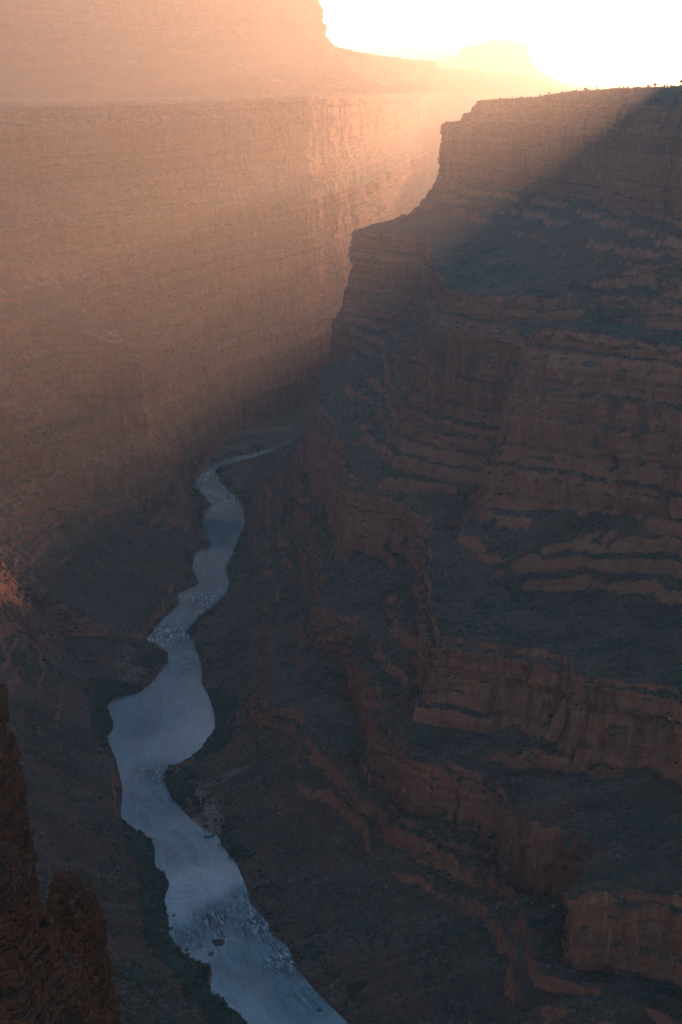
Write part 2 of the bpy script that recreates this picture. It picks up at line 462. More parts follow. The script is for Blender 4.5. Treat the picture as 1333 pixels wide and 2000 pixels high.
contR = [
    dict(n='plateau', pts=[w(1160, 3310, 838), w(850, 3360, 836), w(600, 3420, 828), w(560, 3330, 832), w(640, 3100, 840), w(700, 2800, 846), w(730, 2500, 852), w(740, 2300, 855), w(820, 1800, 858), w(920, 1200, 858), w(1060, 250, 858)], sp=4),
    dict(n='rim', pts=[w(1150, 3480, 808), w(600, 3500, 808), pd(925, 200, 3440), pd(985, 199.5, 3330), pd(1060, 201, 3060), pd(1200, 206, 2670), pd(1333, 212, 2330), w(700, 1900, 808), w(800, 1400, 808), w(880, 900, 808), w(950, 200, 808)], wig=7, pair=0),
    dict(n='upper_cliff', pts=[w(1150, 3510, 762), w(520, 3540, 762), pd(880, 236, 3430), pd(868, 242, 3360), pd(950, 246, 3250), pd(1060, 252, 2985), pd(1200, 262, 2605), pd(1333, 276, 2265), w(670, 1900, 762), w(760, 1400, 762), w(850, 900, 762), w(920, 200, 762)], wig=5, pair=0, gap=8),
    dict(n='upper_foot', pts=[w(1150, 3540, 640), w(480, 3570, 640), pd(868, 342, 3420), pd(857, 347, 3335), pd(950, 352, 3222), pd(1060, 378, 2950), pd(1200, 405, 2570), pd(1333, 430, 2235), w(620, 1900, 630), w(700, 1400, 630), w(800, 900, 630), w(880, 200, 630)], wig=5, pair=0, gap=10),
    dict(n='redwall_top', pts=[w(1140, 3600, 537), w(450, 3620, 537), w(140, 3300, 537), px(695, 455, 537), px(760, 461, 537), px(840, 470, 537), w(180, 2600, 537), w(168, 2350, 537), px(880, 570, 537), px(950, 580, 537), px(1050, 588, 537), px(1200, 590, 537), px(1333, 600, 537), w(600, 1750, 537), w(700, 1400, 537), w(760, 900, 537), w(820, 200, 537)], wig=9, pair=1, gap=12),
    dict(n='redwall_mid', pts=[w(1140, 3610, 500), w(440, 3630, 500), w(126, 3310, 495), w(29, 2991, 495), w(100, 2917, 495), w(184, 2836, 495), w(175, 2600, 495), w(163, 2350, 495), w(166, 2111, 500), w(218, 2057, 508), w(294, 2015, 512), px(1130, 640, 508), px(1333, 655, 502), w(560, 1740, 500), w(660, 1380, 500), w(740, 900, 500), w(800, 200, 500)], wig=9, pair=1),
    dict(n='buttress_top', pts=[w(1140, 3615, 430), w(430, 3640, 430), w(120, 3312, 430), w(25, 2986, 425), w(97, 2911, 425), w(180, 2829, 425), w(170, 2600, 440), w(157, 2350, 450), w(158, 2102, 470), w(212, 2048, 480), w(272, 2002, 490), px(1060, 645, 522), px(1200, 662, 519), px(1333, 685, 515), w(520, 1600, 510), w(600, 1300, 500), w(690, 900, 500), w(760, 200, 500)], wig=9, pair=1),
    dict(n='buttress_foot', pts=[w(1130, 3640, 336), w(400, 3660, 336), w(60, 3320, 336), w(-8, 2965, 345), w(6, 2900, 340), w(50, 2850, 338), w(90, 2750, 335), w(88, 2620, 335), w(92, 2450, 335), w(115, 2150, 340), px(860, 805, 342), px(920, 826, 342), px(990, 838, 342), w(232, 1930, 320), pd(958, 950, 1800), pd(1100, 1000, 1750), pd(1220, 1004, 1720), pd(1333, 1015, 1660), w(520, 1560, 290), w(590, 1270, 290), w(650, 850, 300), w(720, 200, 300)], wig=9, pair=1, gap=14),
    dict(n='band_foot', pts=[w(1130, 3660, 265), w(380, 3675, 265), w(40, 3325, 265), w(-24, 2955, 265), w(-14, 2890, 265), w(5, 2850, 290), w(20, 2740, 295), w(15, 2600, 300), w(25, 2440, 295), w(70, 2150, 280), pd(790, 930, 2010), pd(880, 935, 1985), pd(960, 935, 1960), w(205, 1870, 255), pd(925, 1035, 1740), pd(1030, 1090, 1640), pd(1130, 1168, 1590), pd(1250, 1182, 1560), pd(1333, 1215, 1500), w(460, 1350, 240), w(520, 1080, 240), w(600, 800, 240), w(680, 200, 240)], wig=10, pair=3, gap=8),
    dict(n='ledge_top', pts=[w(1130, 3670, 240), w(370, 3685, 240), w(30, 3330, 240), w(-34, 2950, 240), w(-44, 2840, 262), w(-46, 2700, 270), w(-44, 2600, 275), w(-42, 2430, 275), w(-18, 2340, 268), w(2, 2180, 262), w(12, 2040, 255), w(60, 2000, 245), w(110, 1960, 242), w(138, 1880, 238), w(122, 1680, 236), px(840, 1170, 236), px(862, 1250, 236), px(930, 1258, 236), px(1000, 1266, 236), px(1110, 1290, 236), px(1133, 1325, 235), px(1333, 1350, 235), w(450, 1120, 235), w(500, 800, 235), w(600, 200, 235)], wig=10, pair=4),
    dict(n='ledge_foot', pts=[w(1130, 3690, 160), w(350, 3700, 160), w(10, 3335, 160), w(-46, 2960, 160), w(-60, 2840, 160), w(-60, 2660, 140), w(-56, 2410, 132), w(-30, 2330, 135), w(-10, 2170, 138), w(0, 2000, 142), w(50, 1975, 155), w(98, 1935, 160), w(118, 1860, 170), w(106, 1670, 180), pd(838, 1325, 1515), pd(900, 1347, 1412), pd(1000, 1394, 1385), pd(1110, 1410, 1372), pd(1120, 1495, 1308), pd(1333, 1522, 1285), w(430, 1080, 134), w(480, 800, 134), w(560, 200, 134)], wig=9, pair=4, gap=12),
    dict(n='lower_top', pts=[w(1120, 3700, 125), w(330, 3710, 125), w(0, 3340, 125), w(-60, 2960, 125), w(-76, 2840, 125), w(-76, 2640, 118), w(-72, 2400, 114), w(-46, 2200, 116), w(-16, 1970, 125), w(-22, 1850, 130), px(620, 1182, 140), px(690, 1205, 138), px(702, 1272, 132), px(722, 1310, 132), px(742, 1400, 132), px(800, 1480, 130), px(900, 1502, 128), px(960, 1530, 125), px(1010, 1600, 122), px(1100, 1622, 120), px(1160, 1645, 118), px(1145, 1700, 118), px(1130, 1742, 118), px(1333, 1765, 118), w(410, 920, 118), w(460, 700, 118), w(520, 200, 118)], wig=8, pair=5),
    dict(n='lower_foot', pts=[w(1120, 3710, 90), w(320, 3715, 90), w(-10, 3345, 90), w(-80, 2960, 90), w(-96, 2840, 90), w(-98, 2640, 88), w(-96, 2400, 84), w(-62, 2200, 84), w(-42, 1980, 88), w(-44, 1850, 88), pd(610, 1262, 1755), pd(680, 1300, 1690), pd(704, 1375, 1610), pd(730, 1415, 1560), pd(760, 1470, 1430), pd(800, 1585, 1345), pd(880, 1602, 1325), pd(950, 1648, 1275), pd(1000, 1722, 1225), pd(1100, 1748, 1212), pd(1150, 1765, 1198), pd(1126, 1902, 1083), pd(1333, 1930, 1062), w(395, 900, 40), w(440, 680, 40), w(500, 200, 40)], wig=7, pair=5, gap=8),
    dict(n='bottom_top', pts=[w(1120, 3720, 55), w(310, 3720, 55), w(-20, 3345, 55), w(-110, 2980, 55), w(-135, 2840, 55), w(-130, 2640, 55), w(-125, 2400, 52), w(-105, 2200, 52), w(-95, 1980, 58), w(-100, 1800, 60), px(515, 1380, 60), w(-60, 1595, 60), w(-28, 1500, 60), w(10, 1435, 60), w(62, 1325, 60), w(150, 1240, 58), w(185, 1170, 55), w(185, 1060, 52), w(290, 1000, 50), w(370, 850, 50), w(460, 200, 50)], wig=8, pair=6),
    dict(n='bottom_foot', pts=[w(1120, 3730, 35), w(300, 3722, 35), w(-30, 3345, 35), w(-135, 3000, 35), w(-165, 2840, 35), w(-155, 2640, 35), w(-150, 2400, 32), w(-130, 2200, 32), w(-122, 1980, 34), w(-122, 1800, 34), w(-118, 1620, 32), w(-72, 1565, 32), w(-40, 1470, 32), w(-6, 1400, 30), w(42, 1290, 30), w(122, 1195, 30), w(160, 1125, 28), w(155, 1015, 28), w(265, 960, 28), w(350, 800, 28), w(440, 200, 28)], wig=8, pair=6, gap=8),
    dict(n='shore', pts=[(x + 9, y + 3, 4.5) for x, y, z in riverR], wig=2.5, pair=9, gap=3),
    dict(n='bank', pts=riverR, wig=0, gap=3),
    dict(n='bed', pts=[(x - 14, y - 4, -7.0) for x, y, z in riverR[:-3]] + [w(130, 3560, -7), w(500, 3860, -7), w(1250, 4500, -7)], wig=2.5, pair=9, gap=5),
]


SAND = [([(330, 1515), (370, 1540), (400, 1570), (420, 1600)], 16, 1.0), ([(400, 1545), (475, 1520)], 7, 0.9), ([(375, 1600), (425, 1622)], 9, 1.0),
        ([(225, 1345), (270, 1310)], 20, 0.7), ([(240, 1300), (255, 1270)], 14, 0.6), ([(290, 1255), (200, 1250), (120, 1225), (60, 1190), (30, 1160)], 9, 0.55),
        ([(412, 1890), (405, 1940)], 7, 0.9), ([(380, 1886), (400, 1892)], 6, 0.8), ([(325, 1728)], 7, 0.8),
        ([(400, 865), (470, 850), (560, 838)], 30, 0.7), ([(420, 880), (500, 872)], 22, 0.6), ([(350, 985), (400, 1000), (420, 1030)], 14, 0.5), ([(395, 950), (445, 940), (430, 960)], 30, 0.6)]


def wall(name, keys, weights, conts, ns, spacing, seed, outerfn, mat, amp=1.0, scl=1.0, wig=1.0, nout=70, bandamp=1.0):
    ns = int(ns * QUAL); spacing = spacing / QUAL
    V, U, seg, A = loft(keys, conts, ns, weights, spacing, wig=wig, seed=seed, verbose=name)
    nlev = len(conts)
    # fade the relief at the water's edge
    edge = np.ones(V.shape[:2])
    edge *= sstep(-1, 45, V[..., 2])
    edge = np.maximum(edge, 0.10)
    edge[:, seg >= nlev - 2] = 0.0
    edge[:, 0] = 0.3
    O, flat, chute = relief(V, U, amp=amp, seed=seed, scl=scl, edge=edge, bandamp=bandamp)
    far = np.array([outerfn(i / (ns - 1)) for i in range(ns)])
    first = O[:, 0]
    t = (np.arange(nout) / nout) ** 2.2
    t = t[::-1] + 0.0
    P = first[:, None, :2] + (far[:, None, :2] - first[:, None, :2]) * t[None, :, None]
    r = np.linalg.norm(P - first[:, None, :2], axis=-1)
    base = first[:, None, 2] + (far[:, None, 2] - first[:, None, 2]) * sstep(0, 1, np.clip(r / 2200, 0, 1))
    und = fbm(P[..., 0], P[..., 1], 2.2, 420, 4, 0.5) * 7 * sstep(0, 250, r) + fbm(P[..., 0], P[..., 1], 1.1, 60, 3, 0.5) * 2 * sstep(0, 60, r)
    PV = np.concatenate([P, (base + und)[..., None]], axis=-1)
    O = np.concatenate([PV[:, :-1] if False else PV, O], axis=1)
    flat = np.concatenate([np.ones(PV.shape[:2]), flat], axis=1)
    chute = np.concatenate([np.full(PV.shape[:2], 0.5), chute], axis=1)
    X, Y, Zz = O[..., 0], O[..., 1], O[..., 2]
    sand = np.zeros(X.shape)
    for line, wd_, amt in SAND:
        pts = np.array([px(a, b, 3)[:2] for a, b in line])
        if len(pts) == 1: pts = np.vstack([pts, pts + 0.1])
        dmin = np.full(X.shape, 1e9)
        for k in range(len(pts) - 1):
            p0, e = pts[k], pts[k + 1] - pts[k]
            t_ = np.clip(((X - p0[0]) * e[0] + (Y - p0[1]) * e[1]) / (e @ e), 0, 1)
            dmin = np.minimum(dmin, np.hypot(X - p0[0] - t_ * e[0], Y - p0[1] - t_ * e[1]))
        nz_ = fbm(X, Y, 5.5, 30, 4, 0.6)
        sand = np.maximum(sand, amt * sstep(1.15, 0.35, dmin / wd_ + 0.9 * nz_))
    sand = sand * sstep(60, 12, Zz)
    print(name, 'relief', round(time.time() - T0, 1))
    o = grid_mesh(name, O, mat, {'flat': flat, 'sand': sand, 'chute': chute}, kind='structure')
    return o, O, nout, seg


def outR(t):
    y = 3380 - 3200 * max(0, (t - 0.08)) / 0.92
    return (9000, y, 862)


wallR, VR, noR, segR = wall('canyon_wall_right', keysR, weightsR, contR, 1150, 1.75, 3.3, outR, M_rock, bandamp=1.25)

# ---- far and left wall ------------------------------------------------------
keysL = [((4300, 12700), (2600, 6100)), ((1550, 11200), (1300, 4750)), ((500, 9200), (500, 3960)), ((150, 7200), (200, 3640)), ((-40, 5800), (60, 3500)), ((-150, 4950), (-30, 3390)),
         ((-200, 4700), (-80, 3280)), ((-420, 4300), (-170, 3120)), ((-700, 3900), (-250, 3060)), ((-900, 3500), (-290, 2980)),
         ((-1050, 3150), (-300, 2840)), ((-1100, 2800), (-240, 2640)), ((-1150, 2500), (-240, 2400)), ((-1200, 2250), (-255, 2150)),
         ((-1200, 2000), (-275, 1960)), ((-1200, 1750), (-250, 1720)), ((-1150, 1500), (-230, 1480)), ((-1100, 1300), (-160, 1330)),
         ((-1050, 1050), (-120, 1180)), ((-950, 800), (-50, 1050)), ((-800, 450), (60, 850)), ((-600, 150), (220, 520))]
weightsL = [0.3, 0.6, 0.9, 0.9, 0.9, 0.7, 1.3, 1.4, 1.4, 1.3, 1.2, 1.2, 1.3, 1.4, 1.4, 1.4, 1.4, 1.2, 1.0, 0.7, 0.3]
contL = [
    dict(n='plateau', pts=[w(4500, 12300, 812), w(1550, 10500, 812), w(480, 8500, 812), w(120, 6600, 812), w(-110, 5200, 812), w(-220, 4400, 812), w(-440, 3900, 808), w(-720, 3500, 806), w(-860, 3200, 804), w(-950, 2900, 802), w(-1080, 2500, 802), w(-1150, 2200, 802), w(-1160, 1700, 802), w(-1080, 1300, 802), w(-950, 850, 802), w(-700, 350, 802), w(-560, 100, 802)], sp=5),
    dict(n='rim', pts=[w(4000, 11600, 800), w(1500, 9700, 795), pd(860, 185, 7900), pd(780, 186, 6300), pd(700, 188, 5000), pd(600, 192, 4020), pd(450, 203, 3640), pd(300, 211, 3240), pd(150, 216, 2960), pd(0, 222, 2760), w(-980, 2400, 790), w(-1050, 2000, 790), w(-1080, 1600, 790), w(-1000, 1200, 790), w(-800, 800, 790), w(-620, 300, 790), w(-540, 100, 790)], wig=30, pair=0),
    dict(n='upper_cliff', off=22, dz=26, wig=30, pair=0, gap=6),
    dict(n='upper_foot', pts=[w(4000, 11500, 640), w(1500, 9550, 640), w(545, 7780, 640), w(258, 6200, 640), w(52, 4900, 640), pd(600, 305, 3940), pd(450, 322, 3570), pd(300, 335, 3180), pd(150, 348, 2900), pd(0, 358, 2700), w(-910, 2380, 640), w(-970, 2000, 640), w(-1000, 1600, 640), w(-920, 1200, 640), w(-750, 820, 640), w(-580, 300, 640), w(-500, 100, 640)], wig=30, pair=0, gap=10),
    dict(n='redwall_top', pts=[w(4000, 11200, 537), w(1500, 9200, 537), w(560, 7350, 537), w(280, 5800, 537), w(90, 4550, 537), pd(600, 395, 3740), pd(450, 405, 3440), pd(300, 418, 3060), pd(150, 430, 2800), pd(0, 445, 2600), w(-830, 2340, 545), w(-850, 2000, 540), w(-870, 1600, 540), w(-800, 1200, 540), w(-660, 820, 540), w(-540, 300, 540), w(-460, 100, 540)], wig=32, pair=1),
    dict(n='redwall_ledge', off=16, dz=75, wig=32, pair=1, gap=8),
    dict(n='cliff_mid', pts=[w(4000, 11050, 370), w(1500, 9050, 370), w(570, 7150, 370), w(300, 5600, 370), w(100, 4400, 370), pd(600, 545, 3690), pd(450, 568, 3370), pd(330, 620, 2980), pd(210, 640, 2760), px(262, 688, 372), px(210, 672, 385), px(120, 652, 410), px(60, 612, 440), w(-640, 2300, 440), w(-700, 2000, 420), w(-730, 1600, 420), w(-680, 1200, 420), w(-580, 830, 420), w(-470, 300, 420), w(-400, 100, 420)], wig=10, pair=2),
    dict(n='talus_top', pts=[w(4000, 10800, 200), w(1500, 8800, 200), w(590, 6850, 200), w(330, 5300, 200), w(115, 4200, 200), pd(600, 664, 3610), pd(450, 704, 3300), pd(350, 765, 2900), w(-418, 2790, 185), w(-415, 2600, 175), w(-405, 2440, 165), w(-470, 2330, 185), w(-540, 2200, 215), px(0, 830, 290), w(-620, 2050, 260), w(-640, 1800, 240), w(-640, 1600, 240), w(-590, 1300, 240), w(-500, 1000, 240), w(-400, 700, 240), w(-330, 300, 240), w(-300, 100, 240)], wig=12, pair=2, gap=20),
    dict(n='talus_mid', pts=[w(4000, 10000, 90), w(1500, 8000, 90), w(620, 6000, 90), w(350, 4750, 90), w(115, 3880, 90), px(600, 728, 80), px(480, 775, 70), px(400, 840, 80), px(330, 890, 110), px(260, 930, 120), px(200, 962, 120), px(100, 1030, 122), px(0, 1085, 140), w(-500, 1800, 140), w(-480, 1600, 130), w(-430, 1400, 110), w(-395, 1290, 105), w(-350, 1150, 100), w(-250, 980, 100), w(-120, 750, 100), w(0, 300, 100)], wig=8, pair=3, gap=10),
    dict(n='flat', pts=[w(3500, 8500, 12), w(1400, 6500, 12), w(620, 4900, 12), w(320, 4150, 12), w(85, 3720, 12), px(610, 790, 12), px(500, 808, 12), px(420, 865, 10), px(370, 915, 10), px(360, 960, 12), px(375, 1010, 12), px(360, 1060, 12), px(345, 1120, 14), px(315, 1180, 14), px(270, 1240, 14), px(120, 1245, 18), px(150, 1330, 16), px(195, 1380, 12), px(190, 1440, 12), px(215, 1500, 12), px(225, 1600, 12), px(260, 1640, 12), px(285, 1700, 12), px(300, 1780, 12), px(310, 1850, 12), px(360, 1910, 12), px(390, 1960, 12), px(440, 2010, 12), w(-40, 850, 12), w(30, 650, 12), w(90, 400, 12)], wig=3, pair=4, gap=6),
    dict(n='shore', pts=[(x - 7, y + 2, 3.0) for x, y, z in riverL], wig=4, pair=9, gap=3),
    dict(n='bank', pts=riverL, wig=0, gap=3),
    dict(n='bed', pts=[(x + 14, y - 2, -7.0) for x, y, z in riverL], wig=4, pair=9, gap=5),
]


def outL(t):
    a = math.radians(62 + 150 * t ** 0.9)
    R = 34000 if t < 0.5 else 34000 - 24000 * (t - 0.5) * 2
    return (R * math.cos(a), 3000 + R * math.sin(a) if t < 0.45 else 3000 + R * math.sin(a), 815)


wallL, VL, noL, segL = wall('canyon_wall_left', keysL, weightsL, contL, 1000, 2.4, 8.1, outL, M_rock, nout=110, bandamp=0.25)

# ---- river -------------------------------------------------------------------
def river_material():
    t = NT('river_water')
    rap = t.n('ShaderNodeAttribute', attribute_name='rapid').outputs['Fac']
    flow = t.n('ShaderNodeAttribute', attribute_name='flow').outputs['Fac']
    side = t.n('ShaderNodeAttribute', attribute_name='side').outputs['Fac']
    cv = t.n('ShaderNodeCombineXYZ'); t.l(flow, cv.inputs['X']); t.l(side, cv.inputs['Y'])
    F_ = cv.outputs[0]
    n1 = t.noise(t.mapping(F_, (0.09, 0.30, 1)), 1.0, 6, 0.65, 0.8)
    n2 = t.noise(t.mapping(F_, (0.3, 0.6, 1)), 1.0, 4, 0.65, 0.5)
    n3 = t.noise(t.mapping(F_, (0.010, 0.035, 1)), 1.0, 4, 0.55, 1.5)
    n4 = t.noise(t.mapping(F_, (0.035, 0.09, 1)), 1.0, 3, 0.6, 1.0)
    h = t.math('ADD', t.math('MULTIPLY', n1, t.math('ADD', t.math('MULTIPLY', rap, 3.0), 0.06)),
               t.math('MULTIPLY', n2, t.math('ADD', t.math('MULTIPLY', rap, 1.3), 0.035)))
    bp = t.n('ShaderNodeBump'); bp.inputs['Distance'].default_value = 1.6; bp.inputs['Strength'].default_value = 0.85
    t.l(h, bp.inputs['Height'])
    foam = t.math('MULTIPLY', t.smooth(t.math('ADD', n1, t.math('MULTIPLY', n4, 0.35)), 0.60, 0.86), t.smooth(rap, 0.30, 0.95))
    col = t.mix(t.smooth(n3, 0.40, 0.62), (0.010, 0.11, 0.145), (0.03, 0.16, 0.20))
    dk = t.math('MULTIPLY', t.smooth(t.math('ADD', n1, t.math('MULTIPLY', n3, 0.5)), 0.82, 0.66), t.smooth(rap, 0.2, 0.7))
    col = t.mix(t.math('MULTIPLY', dk, 0.8), col, (0.012, 0.055, 0.065))
    col = t.mix(t.math('MULTIPLY', foam, 0.85), col, (0.62, 0.68, 0.68))
    bs = t.n('ShaderNodeBsdfPrincipled'); bs.inputs['IOR'].default_value = 1.45
    t.l(col, bs.inputs['Base Color'])
    t.l(t.math('ADD', t.math('MULTIPLY', foam, 0.5), 0.035), bs.inputs['Roughness'])
    bs.inputs['Specular IOR Level'].default_value = 1.0
    t.l(bp.outputs[0], bs.inputs['Normal']); t.l(bs.outputs[0], t.out.inputs[0])
    return t.m


M_water = river_material()
# water ribbon: a grid between generous bank lines (the shore terrain rises through it)
cl = [(300, 350), (180, 620), (60, 860), (-20, 985), (-60, 1070), (-125, 1180), (-165, 1330), (-250, 1500), (-250, 1600), (-245, 1700),
      (-245, 1850), (-275, 1970), (-250, 2100), (-240, 2400), (-240, 2600), (-245, 2700), (-285, 2850), (-290, 2980), (-230, 3070),
      (-150, 3160), (-70, 3300), (120, 3530), (490, 3710), (1250, 3840)]
cl = np.array(cl, float)
al = np.concatenate([[0], np.cumsum(np.linalg.norm(np.diff(cl, axis=0), axis=1))])
nr = int(1100 * QUAL)
sa = np.linspace(0, al[-1], nr)
cc = np.stack([blur(np.interp(sa, al, cl[:, k]), max(4, nr // 60)) for k in (0, 1)], 1)
tg = np.gradient(cc, axis=0); tg /= np.linalg.norm(tg, axis=1, keepdims=True)
nrm = np.stack([-tg[:, 1], tg[:, 0]], 1)
acr = np.linspace(-175, 175, int(150 * QUAL))
WX = cc[:, None, 0] + nrm[:, None, 0] * acr; WY = cc[:, None, 1] + nrm[:, None, 1] * acr
rap = np.full(WX.shape, 0.16)
spots = [(px(330, 1240, 0), 60, 1.0), (px(400, 1170, 0), 70, 0.75), (px(415, 1110, 0), 90, 0.6), (px(350, 1300, 0), 55, 0.55),
         (px(300, 1510, 0), 38, 0.7), (px(290, 1570, 0), 75, 0.42), (px(520, 1800, 0), 40, 0.9), (px(560, 1870, 0), 38, 0.8),
         (px(420, 1790, 0), 26, 0.85), (px(480, 1760, 0), 30, 0.7), (px(480, 1880, 0), 70, 0.35), (px(600, 1940, 0), 50, 0.5),
         (px(370, 1830, 0), 28, 0.6), (px(430, 970, 0), 120, 1.0), (px(400, 930, 0), 90, 0.9), (px(480, 890, 0), 110, 0.9), (px(350, 1660, 0), 90, 0.3)]
for c, r, a in spots:
    rap = np.maximum(rap, a * np.exp(-(((WX - c[0]) / r) ** 2 + ((WY - c[1]) / (r * 1.15)) ** 2)))
for c, r in ((px(310, 1430, 0), 75), (px(370, 1730, 0), 40)):
    rap *= 1 - 0.95 * np.exp(-(((WX - c[0]) / r) ** 2 + ((WY - c[1]) / r) ** 2))
wz = rap * (fbm(WX, WY, 0.0, 14, 3, 0.6) * 0.9)
# standing waves below the riffle bar
c0 = px(500, 1775, 0)
q = np.hypot(WX - c0[0] + 60, WY - c0[1] + 40)
wz += 0.35 * np.sin(q / 1.1) * np.exp(-((q - 72) / 16) ** 2)
grid_mesh('river', np.stack([WX, WY, wz], -1), M_water, {'rapid': rap, 'flow': np.repeat(sa[:, None], WX.shape[1], 1), 'side': np.repeat(acr[None], nr, 0)}, kind='structure')

# ---- distant mesas -------------------------------------------------------------
def mesa(name, keys, weights, conts, ns, spacing, seed, mat, amp=1.0, scl=2.0, wig=1.0):
    ns = int(ns * QUAL)
    V, U, seg, A = loft(keys, conts, ns, weights, spacing / QUAL, wig=wig, seed=seed, verbose=name)
    O, flat, chute = relief(V, U, amp=amp, seed=seed, scl=scl)
    top = np.concatenate([A, np.full((len(A), 1), O[:, 0, 2].mean())], 1)[:, None]
    O = np.concatenate([top, O], 1); flat = np.concatenate([np.ones((ns, 1)), flat], 1)
    return grid_mesh(name, O, mat, {'flat': flat}, kind='structure')


# long mesa on the left, cliff over talus, with a low ridge running out to the right
kM = [((-6000, 7500), (-6500, 3600)), ((-3500, 7500), (-3400, 3700)), ((-1800, 7400), (-1300, 3950)), ((-900, 7300), (-300, 4300)),
      ((-600, 7000), (180, 5600)), ((-600, 7200), (700, 7500)), ((-600, 7300), (1750, 9900)), ((-650, 7400), (1900, 11300)), ((-700, 7450), (500, 12500)), ((-1500, 7700), (-1500, 13000))]
cM = [
    dict(n='top', pts=[w(-6500, 4990, 1350), w(-3200, 5040, 1350), w(-1300, 5340, 1350), w(-540, 5740, 1345), pd(604, -60, 6130), w(-185, 6500, 1300), w(-240, 6900, 1300), w(-450, 7700, 1300), w(-1500, 8100, 1300)], wig=30, pair=0),
    dict(n='cliff_foot', pts=[w(-6500, 4850, 1040), w(-3200, 4900, 1040), w(-1250, 5200, 1030), w(-480, 5620, 1050), pd(628, 58, 6050), w(-108, 6500, 1060), w(-175, 6950, 1060), w(-350, 7800, 1060), w(-1500, 8250, 1060)], wig=30, pair=0),
    dict(n='talus', pts=[w(-6500, 4500, 930), w(-3200, 4550, 930), w(-1180, 4850, 925), w(-380, 5200, 925), w(-40, 5750, 935), w(80, 6350, 975), pd(755, 117, 7300), w(560, 8300, 962), w(350, 9500, 950), w(-300, 10000, 930), w(-1500, 10500, 930)], wig=25, pair=1),
    dict(n='bench', pts=[w(-6500, 4200, 850), w(-3250, 4250, 850), w(-1150, 4500, 850), w(-300, 4800, 852), w(40, 5420, 858), w(240, 6750, 868), pd(850, 141, 8500), pd(1035, 151, 10200), w(1350, 11000, 890), w(500, 11700, 880), w(0, 12000, 850), w(-1500, 12300, 850)], wig=20, pair=2),
    dict(n='bench_foot', pts=[w(-6500, 4150, 838), w(-3250, 4200, 838), w(-1130, 4460, 838), w(-285, 4740, 838), w(55, 5370, 842), w(262, 6700, 848), w(640, 8420, 880), pd(1050, 158, 10230), w(1450, 11100, 862), w(540, 11900, 850), w(20, 12200, 838), w(-1500, 12500, 838)], wig=20, pair=2),
    dict(n='base', pts=[w(-6500, 3900, 795), w(-3300, 3950, 795), w(-1150, 4180, 795), w(-270, 4480, 795), w(0, 5250, 795), w(215, 6550, 795), w(500, 8050, 790), w(1000, 9100, 790), w(1720, 10100, 790), w(1800, 10900, 795), w(700, 12300, 795), w(-1500, 12900, 795)], wig=20, pair=3),
]
mesa('mesa', kM, [0.5, 1, 1.5, 1.6, 1.8, 1.8, 1.2, 0.5, 0.2], cM, 620, 6.0, 21.0, M_mesa, scl=2.6)


def ring_mesa(name, y, prof, depth, mat, n=220, seed=0.0, rows=60, scl=6.0, amp=1.0):
    """free-standing butte; prof = (u_left, u_right, v) from the top down, at forward distance y"""
    lv = [(pd(a, v, y)[0], pd(b, v, y)[0], pd(a, v, y)[2]) for a, b, v in prof]
    zt = np.linspace(lv[0][2], lv[-1][2], rows)
    zk = [l[2] for l in lv][::-1]
    xl = np.interp(zt, zk, [l[0] for l in lv][::-1]); xr = np.interp(zt, zk, [l[1] for l in lv][::-1])
    th = np.linspace(0, 2 * math.pi, n, endpoint=False)
    cx = (xl + xr) / 2; rx = (xr - xl) / 2
    ry = rx * depth
    V = np.empty((n, rows, 3))
    V[..., 0] = cx + rx * np.cos(th)[:, None]; V[..., 1] = y + ry * np.sin(th)[:, None]; V[..., 2] = zt
    X, Y, Z = V[..., 0], V[..., 1], V[..., 2]
    d = (fbm(X, Y, Z * 0.2, 60 * scl, 3, 0.55, ridge=True, seed=seed) - 0.3) * 5 * scl + layers(Z, 26, 0.2) * 1.2 * scl + fbm(X, Y, Z, 12 * scl, 3, seed=seed) * 1.5 * scl
    V[..., 0] += np.cos(th)[:, None] * d * amp; V[..., 1] += np.sin(th)[:, None] * d * amp
    nn = grid_normals(V)
    top = np.broadcast_to(np.array([[[cx[0], y, zt[0] + 2]]]), (n, 1, 3))
    V = np.concatenate([top, V], 1)
    return grid_mesh(name, V, mat, {'flat': np.concatenate([np.ones((n, 1)), np.abs(nn[..., 2])], 1)}, wrap=True, kind='structure')


ring_mesa('butte', 13000, [(966, 990, 78), (950, 1010, 82), (925, 1025, 88), (905, 1028, 92), (896, 1032, 108), (890, 1037, 124), (872, 1050, 136), (850, 1066, 148), (825, 1085, 158), (800, 1110, 168), (760, 1150, 176)], 1.3, M_mesa, seed=31, scl=5, amp=0.6)
ring_mesa('butte_shoulder', 13600, [(872, 900, 112), (862, 915, 115), (845, 930, 122), (838, 940, 130), (800, 960, 165), (780, 980, 178)], 1.5, M_mesa, seed=35, scl=4, amp=0.5)
ring_mesa('distant_plateau', 21000, [(740, 950, 88), (700, 985, 95), (640, 1000, 97), (600, 1015, 110), (520, 1040, 165), (500, 1060, 172)], 0.8, M_mesa, seed=41, scl=8, amp=0.4)
ring_mesa('distant_hill', 21500, [(1112, 1118, 156), (1105, 1126, 160), (1090, 1145, 165), (1070, 1165, 169)], 1.0, M_mesa, seed=44, n=60, rows=20, scl=1, amp=0.3)

